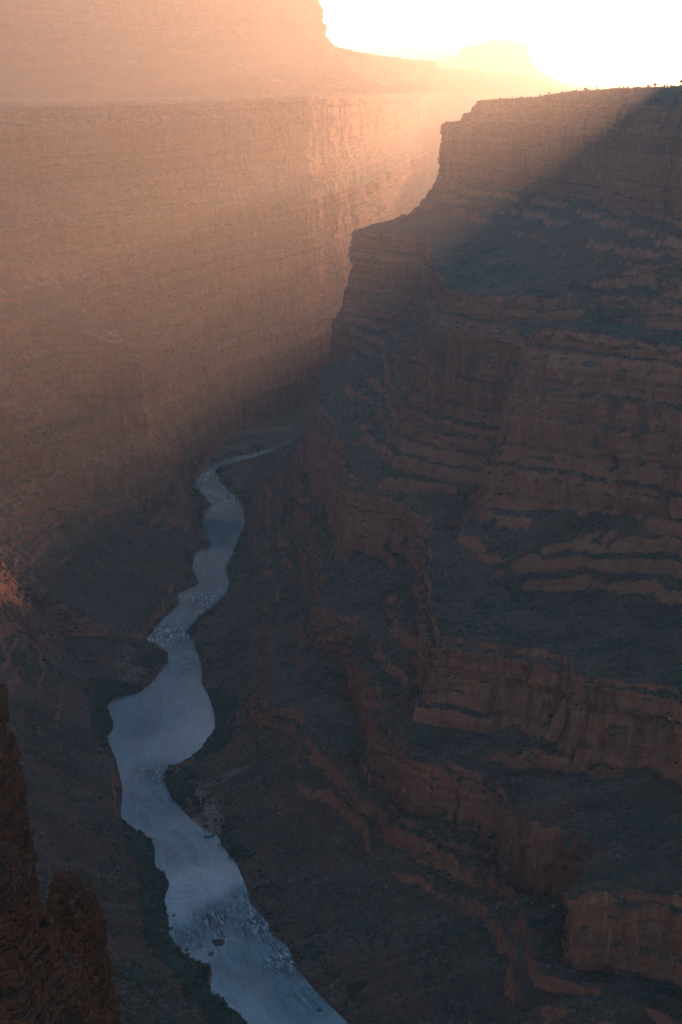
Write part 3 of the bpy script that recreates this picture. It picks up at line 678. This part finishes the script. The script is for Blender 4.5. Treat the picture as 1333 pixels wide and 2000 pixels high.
# unseen mesa, added right of the frame to keep sun off the near canyon air
def added_shade_mesa(name, cx, cy, prof, mat, n=420, rows=170, seed=77.0):
    n = int(n * QUAL); rows = int(rows * QUAL)
    zt = np.linspace(prof[0][1], prof[-1][1], rows)
    R_ = np.interp(zt, [p[1] for p in prof][::-1], [p[0] for p in prof][::-1])
    th = np.linspace(0, 2 * math.pi, n, endpoint=False)
    V = np.empty((n, rows, 3))
    V[..., 0] = cx + R_ * np.cos(th)[:, None]; V[..., 1] = cy + R_ * np.sin(th)[:, None]; V[..., 2] = zt
    X, Y, Z = V[..., 0], V[..., 1], V[..., 2]
    d_ = (fbm(X, Y, Z * 0.15, 260, 4, 0.55, ridge=True, seed=seed) - 0.55) * 45 + layers(Z, 40, 0.15) * 8
    V[..., 0] += np.cos(th)[:, None] * d_; V[..., 1] += np.sin(th)[:, None] * d_
    nn = grid_normals(V)
    top = np.broadcast_to(np.array([[[cx, cy, zt[0] + 8]]]), (n, 1, 3))
    V = np.concatenate([top, V], 1)
    return grid_mesh(name, V, mat, {'flat': np.concatenate([np.ones((n, 1)), np.abs(nn[..., 2])], 1)}, wrap=True, kind='structure')


added_shade_mesa('mesa', 2400, 3700, [(1230, 1460), (1265, 1200), (1300, 1160), (1320, 1000), (1390, 900), (1410, 830)], M_mesa)  # added out-of-view sun blocker; only shares its name with the left mesa

NEAR = []
# ---- near rock pillars on the left ------------------------------------------------
def pillar(name, y, prof, depth, label, seed, scl=0.12, n=620, rows=900, yoff=0.0):
    lv = [(pd(a, v, y), pd(b, v, y)) for a, b, v in prof]
    zk = [l[0][2] for l in lv][::-1]
    rows = int(rows * QUAL); n = int(n * QUAL)
    zt = np.linspace(lv[0][0][2], lv[-1][0][2], rows)
    xl = np.interp(zt, zk, [l[0][0] for l in lv][::-1]); xr = np.interp(zt, zk, [l[1][0] for l in lv][::-1])
    th = np.linspace(0, 2 * math.pi, n, endpoint=False)
    cx = (xl + xr) / 2; rx = (xr - xl) / 2; ry = rx * depth + 2
    c, s = np.cos(th), np.sin(th)
    sq = 1.0 / (np.abs(c) ** 3.2 + np.abs(s) ** 3.2) ** (1 / 3.2)
    V = np.empty((n, rows, 3))
    V[..., 0] = cx + rx * (c * sq)[:, None]; V[..., 1] = y + yoff + ry * (s * sq)[:, None]; V[..., 2] = zt
    X, Y, Z = V[..., 0], V[..., 1], V[..., 2]
    zw = Z + 1.5 * perlin(X / 12, Y / 12, seed)
    d = -1.0 + 0.62 * ((fbm(X, Y, Z * 0.18, 14, 3, 0.6, ridge=True, seed=seed) - 0.3) * 2.6 + (0.3 - fbm(X, Y, Z * 0.2, 2.2, 3, 0.6, ridge=True, seed=seed + 8)) * 0.7 + fbm(X, Y, Z, 0.6, 2, seed=seed) * 0.25 + (fbm(X, Y, Z * 0.35, 4, 3, 0.6, ridge=True, seed=seed + 2) - 0.3) * 0.9
         + blocks(th[:, None] * 16 + 0 * zw, zw, 4.2, 3.4, int(seed)) * 1.5 + blocks(th[:, None] * 16 + 0 * zw, zw, 1.5, 1.1, int(seed) + 4) * 0.6 + layers(zw, 7.5, 0.15, seed) * 1.9 + layers(zw, 2.1, 0.2, seed) * 0.6 + fbm(X, Y, Z, 1.5, 3, 0.6, seed=seed) * 0.3)
    V[..., 0] += c[:, None] * d; V[..., 1] += s[:, None] * d
    # cap: rings closing over the top
    caps = []
    for k in range(14):
        f = k / 14.0
        q = V[:, 0].copy()
        ctr = np.array([cx[0], y + yoff, 0])
        q[:, 0] = ctr[0] + (q[:, 0] - ctr[0]) * f; q[:, 1] = ctr[1] + (q[:, 1] - ctr[1]) * f
        q[:, 2] = zt[0] + 1.0 * (1 - f * f) + 0.6 * fbm(q[:, 0], q[:, 1], seed, 5, 3)
        caps.append(q)
    V = np.concatenate([np.stack(caps, 1), V], 1)
    nn = grid_normals(V)
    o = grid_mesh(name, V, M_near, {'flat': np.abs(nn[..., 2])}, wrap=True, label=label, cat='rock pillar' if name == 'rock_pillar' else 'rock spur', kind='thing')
    NEAR.append((V, np.abs(nn[..., 2])))
    return o


pillar('rock_pillar', 330, [(-100, -36, 1262), (-130, -16, 1330), (-170, -4, 1385), (-180, 6, 1452), (-190, 16, 1500), (-210, 30, 1560), (-230, 40, 1640), (-240, 54, 1760), (-270, 72, 2100)], 1.2,
       'orange sandstone pillar glowing at the left edge, above the broken tan spur', 51.0)
pillar('rock_pillar', 300, [(102, 140, 1722), (95, 184, 1752), (92, 192, 1800), (90, 204, 1880), (86, 220, 1960), (80, 236, 2080), (70, 254, 2250)], 0.9,
       'dark flat-topped sandstone pillar in the lower left corner beside the river slope', 57.0)
pillar('rock_spur', 210, [(-80, -20, 1664), (-110, 26, 1690), (-130, 48, 1730), (-140, 60, 1785), (-160, 84, 1850), (-180, 106, 1910), (-210, 142, 1975), (-230, 160, 2080), (-270, 190, 2300)], 1.0,
       'broken tan rock spur filling the bottom left corner in front of the dark pillar', 63.0)

print('terrain done', round(time.time() - T0, 1))

# ------------------------------------------------------------------ things on the terrain
def flat_mat(name, col, rough=0.8, var=0.3, scale=1.0):
    return plain_material(name, col, rough, var, scale)


M_bark = flat_mat('juniper_bark', (0.10, 0.07, 0.05), 0.9, 0.3, 2)
M_leaf = flat_mat('juniper_foliage', (0.045, 0.06, 0.028), 0.85, 0.45, 0.9)
M_scrub = flat_mat('scrub_foliage', (0.045, 0.055, 0.035), 0.9, 0.5, 0.02)
M_thick = flat_mat('thicket_foliage', (0.03, 0.042, 0.026), 0.9, 0.5, 0.03)
M_boul = flat_mat('river_boulder_rock', (0.07, 0.055, 0.05), 0.7, 0.4, 0.6)
M_grav = flat_mat('gravel', (0.065, 0.045, 0.042), 0.9, 0.4, 0.5)


def ico(sub=1):
    import bmesh
    bm = bmesh.new(); bmesh.ops.create_icosphere(bm, subdivisions=sub, radius=1.0)
    v = np.array([x.co[:] for x in bm.verts]); f = np.array([[q.index for q in p.verts] for p in bm.faces])
    bm.free(); return v, f


ICO1 = ico(1); ICO2 = ico(2); ICO3 = ico(3)


def blobs_mesh(name, centers, sizes, mat, base=ICO1, jit=0.35, squash=0.75, smooth=False, parent=None, r=None):
    r = r or rng
    v, f = base; n = len(centers); nv = len(v)
    V = np.repeat(v[None], n, 0) * (1 + r.uniform(-jit, jit, (n, nv, 1)))
    ang = r.uniform(0, 6.28, n); ca, sa = np.cos(ang)[:, None], np.sin(ang)[:, None]
    V = np.stack([V[..., 0] * ca - V[..., 1] * sa, V[..., 0] * sa + V[..., 1] * ca, V[..., 2] * squash], -1)
    V = V * np.asarray(sizes)[:, None, None] + np.asarray(centers)[:, None, :]
    Fc = (f[None] + (np.arange(n) * nv)[:, None, None]).reshape(-1, 3)
    me = bpy.data.meshes.new(name)
    me.vertices.add(n * nv); me.vertices.foreach_set('co', V.astype(F32).ravel())
    nf = len(Fc); me.loops.add(nf * 3); me.loops.foreach_set('vertex_index', Fc.astype(np.int32).ravel())
    me.polygons.add(nf); me.polygons.foreach_set('loop_start', np.arange(0, nf * 3, 3, dtype=np.int32))
    me.polygons.foreach_set('loop_total', np.full(nf, 3, dtype=np.int32))
    me.polygons.foreach_set('use_smooth', np.full(nf, smooth, dtype=bool))
    me.update(calc_edges=True); me.materials.append(mat)
    o = bpy.data.objects.new(name, me); C.objects.link(o)
    if parent: o.parent = parent
    return o


def project(P):
    P = np.asarray(P)
    x, y, z = P[..., 0], P[..., 1], P[..., 2] - CAM_H
    dep = y * math.cos(PITCH) - z * math.sin(PITCH)
    up = y * math.sin(PITCH) + z * math.cos(PITCH)
    return 666.5 + FPX * x / dep, 1000 - FPX * up / dep, dep


# --- junipers along the right rim
def make_tree(seed):
    r = np.random.RandomState(seed)
    root = bpy.data.objects.new('juniper_tree', None); C.objects.link(root)
    k = 7; hts = np.linspace(-0.4, 2.2, 6)
    vs, fs = [], []
    bend = r.uniform(-0.25, 0.25, 2)
    for i, h in enumerate(hts):
        rad = 0.26 * (1 - 0.11 * i)
        for a in range(k):
            t = 2 * math.pi * a / k
            vs.append((rad * math.cos(t) + bend[0] * h * h * 0.25, rad * math.sin(t) + bend[1] * h * h * 0.25, h))
    for i in range(5):
        for a in range(k):
            b = (a + 1) % k
            fs.append((i * k + a, i * k + b, (i + 1) * k + b, (i + 1) * k + a))
    # limbs
    for q in range(4):
        t = r.uniform(0, 6.28); h = r.uniform(0.8, 1.8); L = r.uniform(0.9, 1.4)
        p0 = np.array([0, 0, h]); p1 = p0 + L * np.array([math.cos(t), math.sin(t), 0.7])
        b0 = len(vs)
        for p, rr in ((p0, 0.1), (p1, 0.04)):
            for a in range(4):
                ta = math.pi / 2 * a
                vs.append((p[0] + rr * math.cos(ta), p[1] + rr * math.sin(ta), p[2] + rr * 0.3 * math.sin(ta)))
        for a in range(4):
            b = (a + 1) % 4; fs.append((b0 + a, b0 + b, b0 + 4 + b, b0 + 4 + a))
    poly_mesh('trunk', vs, fs, M_bark, root)
    n = 46
    th = r.uniform(0, 6.28, n); rr = np.sqrt(r.uniform(0, 1, n)) * 1.7; hz = r.uniform(1.2, 4.3, n)
    rr *= np.clip(1.25 - np.abs(hz - 2.3) / 2.6, 0.25, 1)
    cs = np.stack([rr * np.cos(th), rr * np.sin(th), hz], 1)
    blobs_mesh('crown', cs, r.uniform(0.32, 0.72, n), M_leaf, ICO1, 0.4, 0.8, parent=root, r=r)
    return root


protos = [make_tree(s) for s in (101, 102, 103)]
nP = noR + int((segR == 0).sum())
plat = VR[:, :nP].reshape(-1, 3)
u_, v_, dp_ = project(plat)
okp = (u_ > 930) & (u_ < 1345) & (v_ > 150) & (v_ < 216) & (dp_ < 4600) & (dp_ > 2000)
cand = plat[okp]
PG = VR[:, :nP]
wgt = np.linalg.norm(np.cross(np.gradient(PG, axis=0), np.gradient(PG, axis=1)), axis=-1).ravel()[okp] ** 0.7
wgt /= wgt.sum()
tr = np.random.RandomState(5)
picks = cand[tr.choice(len(cand), min(240, len(cand)), replace=False, p=wgt)]
# trees that break the skyline singly
LBL = 'small dark juniper among many scattered over the flat top of the right rim'
done = 0
trees = []
for i, p in enumerate(picks):
    src = protos[i % 3]
    if i < 3:
        o = src
    else:
        o = src.copy(); C.objects.link(o)
        for ch in src.children:
            c2 = ch.copy(); C.objects.link(c2); c2.parent = o
    s = tr.uniform(0.8, 1.6)
    o.location = (p[0] + tr.uniform(-9, 9), p[1] + tr.uniform(-9, 9), p[2] - 0.2)
    o.scale = (s, s, s * tr.uniform(0.8, 1.15)); o.rotation_euler = (0, 0, tr.uniform(0, 6.28))
    tag(o, LBL, 'tree', 'junipers on the right rim')
    trees.append(o)
gu, gv, gd = project(plat)
for (uu, lab, s) in ((1281, 'tallest lone juniper standing up on the skyline of the right rim', 1.5), (1331, 'broad juniper on the skyline at the right edge of the frame', 1.7), (1166, 'rounded juniper on the rim skyline, left of the tallest one', 1.25)):
    m = (np.abs(gu - uu) < 30) & (gd < 4800) & (gd > 2000)
    q = plat[m]; kq = np.argmin(gv[m]); q = q[kq].copy(); q[0] = (uu - 666.5) / FPX * gd[m][kq]
    o = protos[0].copy(); C.objects.link(o)
    for ch in protos[0].children:
        c2 = ch.copy(); C.objects.link(c2); c2.parent = o
    o.location = (q[0], q[1], q[2] - 0.2); o.scale = (s, s, s)
    tag(o, lab, 'tree', 'junipers on the right rim')


# --- scrub on the slopes and thickets along the banks: nobody could count them
def scatter(Vg, nskip, count, fn, seed):
    r = np.random.RandomState(seed)
    G = Vg[:, nskip:]
    nn = np.abs(grid_normals(G)[..., 2])
    a = np.linalg.norm(np.cross(np.gradient(G, axis=0), np.gradient(G, axis=1)), axis=-1)
    uu, vv, dd = project(G)
    wt = a * (nn > 0.62) * (G[..., 2] > 1.2) * (uu > -40) * (uu < 1380) * (vv < 2060) * fn(G, uu, vv, dd)
    wt = wt.ravel(); wt /= wt.sum()
    k = r.choice(len(wt), count, replace=True, p=wt)
    P = G.reshape(-1, 3)[k].copy()
    P[:, :2] += r.uniform(-1.2, 1.2, (count, 2))
    return P, r


def scrub_w(G, uu, vv, dd):
    n = sstep(-0.25, 0.35, fbm(G[..., 0], G[..., 1], 7.7, 70, 3, 0.6))
    return n * (dd < 2600) * (1.0 / np.maximum(dd, 900)) * (G[..., 2] < 560)


for Vg, nk, cnt, sd_ in ((VR, noR, 26000, 71), (VL, noL, 12000, 72)):
    P, r = scatter(Vg, nk, int(cnt * min(1, QUAL)), scrub_w, sd_)
    sz = r.gamma(4.0, 0.28, len(P)) + 0.45
    P[:, 2] += sz * 0.25
    o = blobs_mesh('scrub', P, sz, M_scrub, ICO1, 0.4, 0.7, r=r)
    tag(o, 'low dark desert scrub speckled over the rocky slopes', kind='stuff')


def bank_w(G, uu, vv, dd):
    n = sstep(-0.1, 0.25, fbm(G[..., 0], G[..., 1], 3.1, 55, 3, 0.6))
    return (0.015 + sstep(0.05, 0.3, fbm(G[..., 0], G[..., 1], 3.1, 55, 3, 0.6))) * sstep(9, 2.5, G[..., 2]) * (dd < 3300)


THK = [(395, 905, 2990), (215, 1420, 30), (190, 1400, 30), (225, 1370, 25), (270, 1362, 18), (410, 1450, 22), (425, 1390, 16), (345, 1545, 14), (320, 1780, 30), (330, 1820, 30), (300, 1700, 26), (360, 1880, 26), (450, 1990, 30), (290, 1660, 18)]


def left_thick(G, uu, vv, dd):
    w0 = bank_w(G, uu, vv, dd)
    for a, b, rr in THK[1:]:
        c = px(a, b, 0)
        w0 = w0 + 2.5 * np.exp(-(((G[..., 0] - c[0]) / rr) ** 2 + ((G[..., 1] - c[1]) / (rr * 1.5)) ** 2))
    return w0 * (G[..., 2] < 16)


for Vg, nk, cnt, sd_ in ((VR, noR, 2800, 81), (VL, noL, 3600, 82)):
    P, r = scatter(Vg, nk, int(cnt * min(1, QUAL)), left_thick, sd_)
    sz = r.gamma(5.0, 0.34, len(P)) + 0.7
    P[:, 2] += sz * 0.35
    o = blobs_mesh('riverside_thicket', P, sz, M_thick, ICO1, 0.45, 0.85, r=r)
    tag(o, 'dark green brush thickets lining the river banks', kind='stuff')

# rubble on the slopes
def rub_w(G, uu, vv, dd):
    n = sstep(-0.1, 0.4, fbm(G[..., 0], G[..., 1], 17.7, 50, 3, 0.6))
    return n * (dd < 2300) * (1.0 / np.maximum(dd, 900))


M_rub = flat_mat('rubble_rock', (0.15, 0.09, 0.07), 0.95, 0.45, 0.05)
for Vg, nk, cnt, sd_ in ((VR, noR, 16000, 91), (VL, noL, 8000, 92)):
    P, r = scatter(Vg, nk, int(cnt * min(1, QUAL)), rub_w, sd_)
    sz = r.gamma(1.2, 0.5, len(P)) + 0.3
    o = blobs_mesh('talus_rubble', P, sz, M_rub, ICO1, 0.5, 0.8, r=r)
    tag(o, 'fallen rock rubble strewn down the talus slopes', kind='stuff')


cs, ss = [], []
r = np.random.RandomState(33)
for Vn, nz_ in NEAR:
    a = np.linalg.norm(np.cross(np.gradient(Vn, axis=0), np.gradient(Vn, axis=1)), axis=-1)
    wt = (a * sstep(0.3, 0.6, nz_) * sstep(-0.2, 0.3, fbm(Vn[..., 0], Vn[..., 1], Vn[..., 2], 9, 3))).ravel(); wt /= wt.sum()
    k = r.choice(len(wt), 1500, p=wt); cs.append(Vn.reshape(-1, 3)[k]); ss.append(r.gamma(2.0, 0.16, 1500) + 0.1)
o = blobs_mesh('talus_rubble', np.concatenate(cs), np.concatenate(ss), M_near, ICO1, 0.5, 0.8, r=r)
tag(o, 'broken blocks and scrub lodged on the near left rocks', kind='stuff')


# --- boulders and gravel in the river
def boulder(u, v, size, label, seed, grp='boulders in the river', squash=0.6, z=0.1):
    r = np.random.RandomState(seed)
    c = px(u, v, 0)
    vv = ICO3[0] * 1.0
    n = fbm(vv[:, 0] + seed, vv[:, 1], vv[:, 2], 0.9, 3, 0.6)
    q = vv * (1 + 0.55 * n[:, None])
    q = q * np.array([size * r.uniform(0.9, 1.4), size * r.uniform(0.8, 1.2), size * squash])
    o = poly_mesh('river_boulder', q, ICO3[1].tolist(), M_boul)
    o.location = (c[0], c[1], z); o.rotation_euler = (0, 0, r.uniform(0, 6.28))
    tag(o, label, 'boulder', grp)
    return o


BL = [(374, 1875, 3.0, 'largest dark boulder in the water just above the sand spit on the left bank'),
      (367, 1864, 2.6, 'dark boulder in the water second above the left sand spit'),
      (365, 1855, 2.0, 'dark boulder in the water third above the left sand spit, nearest the bushes'),
      (370, 1880, 1.0, 'small stone in the water touching the left sand spit'),
      (413, 1862, 2.3, 'lone dark boulder in the water below left of the gravel island'),
      (392, 1849, 1.2, 'small dark rock awash left of the gravel island'),
      (340, 1788, 1.7, 'lone rock off the left bank upstream of the dark riffle'),
      (332, 1813, 2.8, 'dark rock clump at the left bank beside the riffle'),
      (528, 1817, 2.6, 'dark boulder at the right bank level with the riffle'),
      (535, 1826, 2.2, 'second dark boulder at the right bank, just downstream of the first'),
      (427, 1650, 1.6, 'small dark rock at the right bank just below the moored raft'),
      (624, 1973, 2.0, 'dark rock at the right bank near the bottom of the frame')]
for i, (a, b, s_, lab) in enumerate(BL):
    boulder(a, b, s_, lab, 200 + i)
# the chain of half-sunk rocks curving above the gravel island
rr = np.random.RandomState(9)
for i in range(46):
    t = rr.uniform(0, 1)
    a = np.interp(t, [0, 0.35, 0.7, 1], [398, 416, 430, 436]) + rr.normal(0, 4); b = np.interp(t, [0, 0.35, 0.7, 1], [1790, 1795, 1815, 1833]) + rr.normal(0, 3.5)
    boulder(a, b, rr.uniform(0.5, 1.25), 'half-sunk stone in the curved line of stones above the gravel island', 300 + i, 'stones strung above the gravel island', 0.5)
# gravel island
th = np.linspace(0, 2 * math.pi, 64, endpoint=False)
out = np.array([px(427 + 13 * math.cos(t) * (1 + 0.18 * math.sin(3 * t)), 1841 - 9 * math.sin(t) * (1 + 0.2 * math.cos(2 * t)), 0)[:2] for t in th])
cen = out.mean(0)
rings = np.array([1.0, 0.9, 0.75, 0.55, 0.3, 0.05]); hz = [-0.4, 0.25, 0.8, 1.1, 1.25, 1.3]
G = np.empty((64, 6, 3))
for k in range(6):
    G[:, k, :2] = cen + (out - cen) * rings[k]; G[:, k, 2] = hz[k] + 0.35 * fbm(G[:, k, 0], G[:, k, 1], 1.1, 3, 3)
grid_mesh('gravel_island', G, M_grav, wrap=True, kind='structure')

# --- the raft moored under the right beach
M_tube = flat_mat('raft_tube_rubber', (0.035, 0.04, 0.06), 0.45, 0.15, 0.5)
M_frame = flat_mat('raft_frame_metal', (0.35, 0.36, 0.38), 0.4, 0.1, 1)
M_box = flat_mat('raft_box_paint', (0.55, 0.58, 0.62), 0.5, 0.1, 1)
M_bag = flat_mat('raft_bag_cloth', (0.10, 0.14, 0.26), 0.7, 0.2, 1)


def tube(path, rad, n=12):
    path = np.array(path, float); m = len(path)
    rad = np.broadcast_to(rad, (m,))
    t = np.gradient(path, axis=0); t /= np.linalg.norm(t, axis=1, keepdims=True)
    up = np.array([0, 0, 1.0])
    s = np.cross(t, up); s /= np.linalg.norm(s, axis=1, keepdims=True) + 1e-9
    b = np.cross(s, t)
    vs = []; fs = []
    for i in range(m):
        for a in range(n):
            q = 2 * math.pi * a / n
            vs.append(path[i] + rad[i] * (math.cos(q) * s[i] + math.sin(q) * b[i]))
    for i in range(m - 1):
        for a in range(n):
            c = (a + 1) % n; fs.append((i * n + a, i * n + c, (i + 1) * n + c, (i + 1) * n + a))
    fs.append(tuple(range(n))[::-1]); fs.append(tuple((m - 1) * n + a for a in range(n)))
    return vs, fs


def boxes(L):
    vs, fs = [], []
    for (x0, x1, y0, y1, z0, z1) in L:
        b = len(vs); e = min(x1 - x0, y1 - y0, z1 - z0) * 0.12
        for z, ins in ((z0, e), (z0 + e, 0), (z1 - e, 0), (z1, e)):
            vs += [(x0 + ins, y0 + ins, z), (x1 - ins, y0 + ins, z), (x1 - ins, y1 - ins, z), (x0 + ins, y1 - ins, z)]
        fs.append((b + 3, b + 2, b + 1, b)); fs.append((b + 12, b + 13, b + 14, b + 15))
        for k in range(3):
            for a in range(4):
                c = (a + 1) % 4; fs.append((b + 4 * k + a, b + 4 * k + c, b + 4 * k + 4 + c, b + 4 * k + 4 + a))
    return vs, fs


raft = bpy.data.objects.new('raft', None); C.objects.link(raft)
rp = px(409.5, 1633, 0.0); raft.location = (rp[0], rp[1], 0.1); raft.rotation_euler = (0, 0, math.radians(14))
tag(raft, 'dark inflatable raft with pale load moored below the beach on the right bank', 'raft')
for s in (-1, 1):
    ys = 1.75 * s
    pts = [(-5.9, ys * 0.72, 0.85), (-5.4, ys * 0.82, 0.6), (-4.6, ys * 0.95, 0.42)] + [(x, ys, 0.35) for x in (-3.5, -1.5, 0.5, 2.5, 4.2)] + [(5.0, ys * 0.95, 0.45), (5.7, ys * 0.8, 0.8)]
    v, f = tube(pts, [0.2, 0.36, 0.46, 0.5, 0.5, 0.5, 0.5, 0.5, 0.42, 0.22]); poly_mesh('side_tube', v, f, M_tube, raft, True)
pts = [(-6.2, 0, 1.15), (-5.4, 0, 0.75), (-4.4, 0, 0.5), (-2, 0, 0.42), (1, 0, 0.42), (4, 0, 0.5), (5.4, 0, 0.75), (6.1, 0, 1.1)]
v, f = tube(pts, [0.25, 0.5, 0.7, 0.75, 0.75, 0.7, 0.5, 0.25], 14); poly_mesh('centre_hull', v, f, M_tube, raft, True)
L = []
for x in (-3.4, -1.6, 0.2, 2.0, 3.8): L.append((x, x + 0.12, -2.0, 2.0, 0.98, 1.08))
for y in (-1.9, -0.8, 0.7, 1.8): L.append((-3.4, 3.92, y, y + 0.1, 1.083, 1.17))
v, f = boxes(L); poly_mesh('load_frame', v, f, M_frame, raft)
for (x, y, dx_, dy_, h) in ((-2.4, -0.7, 1.2, 1.4, 0.55), (-0.9, -0.7, 1.0, 1.4, 0.6), (0.4, -0.75, 1.1, 1.5, 0.5)):
    v, f = boxes([(x, x + dx_, y, y + dy_, 1.18, 1.18 + h)]); b_ = poly_mesh('storage_box', v, f, M_box, raft)
v, f = boxes([(1.9, 3.3, -1.4, 1.4, 1.18, 1.7)]); poly_mesh('gear_bag', v, f, M_bag, raft)
v, f = boxes([(4.3, 4.7, -0.2, 0.2, 0.75, 1.7), (4.2, 4.85, -0.25, 0.25, 1.71, 2.05)]); poly_mesh('outboard_motor', v, f, M_tube, raft)
# mooring line to the beach
a0 = np.array(raft.location) + np.array([4.6, 2.6, 0.9]); a1 = np.array(px(417, 1622, 2.0))
v, f = tube([a0 * (1 - t) + a1 * t + np.array([0, 0, -1.2 * t * (1 - t)]) for t in np.linspace(0, 1, 8)], 0.06, 6)
o = poly_mesh('mooring_rope', v, f, M_bag); tag(o, 'thin mooring rope from the raft up to the beach', 'rope')
print('things done', round(time.time() - T0, 1))


# ------------------------------------------------------------------ haze, light, sky, camera
def haze():
    vs = [(x, y, z) for x in (-36000, 36000) for y in (-1500, 40000) for z in (-30, 1500)]
    fs = [(0, 1, 3, 2), (4, 6, 7, 5), (0, 4, 5, 1), (2, 3, 7, 6), (0, 2, 6, 4), (1, 5, 7, 3)]
    m = bpy.data.materials.new('haze_air'); m.use_nodes = True
    nt = m.node_tree; nt.nodes.clear()
    o = nt.nodes.new('ShaderNodeOutputMaterial'); v = nt.nodes.new('ShaderNodeVolumePrincipled')
    v.inputs['Color'].default_value = HAZE_COL
    v.inputs['Density'].default_value = HAZE_D
    v.inputs['Anisotropy'].default_value = HAZE_G
    nt.links.new(v.outputs[0], o.inputs['Volume'])
    h = poly_mesh('haze', vs, fs, m)
    tag(h, kind='stuff', label='warm dusty evening haze filling the canyon air')


HAZE_COL = (0.94, 0.87, 0.83, 1); HAZE_D = 8.0e-5; HAZE_G = 0.53
SUNE = 4.6; OZ = 2.2; DUST = 1.2; AIR = 1.0; SKY = 0.15; EXPO = 1.78; SUNC = (1.0, 0.50, 0.25)
SUN_AZ = 18.7; SUN_EL = 4.4
#OVERRIDE
haze()
elev = math.radians(SUN_EL); azi = math.radians(SUN_AZ)
sd = np.array([math.sin(azi) * math.cos(elev), math.cos(azi) * math.cos(elev), math.sin(elev)])
print('sun elev', math.degrees(elev), 'az', math.degrees(azi))
sun = bpy.data.lights.new('sun', 'SUN'); sun.energy = SUNE; sun.angle = math.radians(0.5); sun.color = SUNC
so = bpy.data.objects.new('sun', sun); C.objects.link(so)
from mathutils import Vector
so.rotation_euler = Vector(tuple(-sd)).to_track_quat('-Z', 'Y').to_euler()
wd = bpy.data.worlds.new('World'); bpy.context.scene.world = wd; wd.use_nodes = True
nt = wd.node_tree; nt.nodes.clear()
bg = nt.nodes.new('ShaderNodeBackground'); sky = nt.nodes.new('ShaderNodeTexSky'); ow = nt.nodes.new('ShaderNodeOutputWorld')
sky.sky_type = 'NISHITA'; sky.sun_disc = False; sky.sun_elevation = elev; sky.sun_rotation = azi
sky.altitude = 1200; sky.air_density = AIR; sky.dust_density = DUST; sky.ozone_density = OZ
bg.inputs['Strength'].default_value = SKY
nt.links.new(sky.outputs[0], bg.inputs[0]); nt.links.new(bg.outputs[0], ow.inputs[0])

cam = bpy.data.cameras.new('camera'); co = bpy.data.objects.new('camera', cam); C.objects.link(co)
co.location = (0, 0, CAM_H); co.rotation_euler = (math.radians(90) - PITCH, 0, 0)
cam.sensor_fit = 'VERTICAL'; cam.sensor_height = 36; cam.lens = 36 * FPX / 2000
cam.clip_start = 1; cam.clip_end = 90000
sc = bpy.context.scene; sc.camera = co
sc.view_settings.view_transform = 'Standard'; sc.view_settings.look = 'None'
sc.view_settings.exposure = EXPO; sc.view_settings.gamma = 1
sc.render.engine = 'CYCLES'
sc.cycles.use_denoising = True
sc.cycles.max_bounces = 5; sc.cycles.diffuse_bounces = 3; sc.cycles.volume_bounces = 0
print('script', round(time.time() - T0, 1))
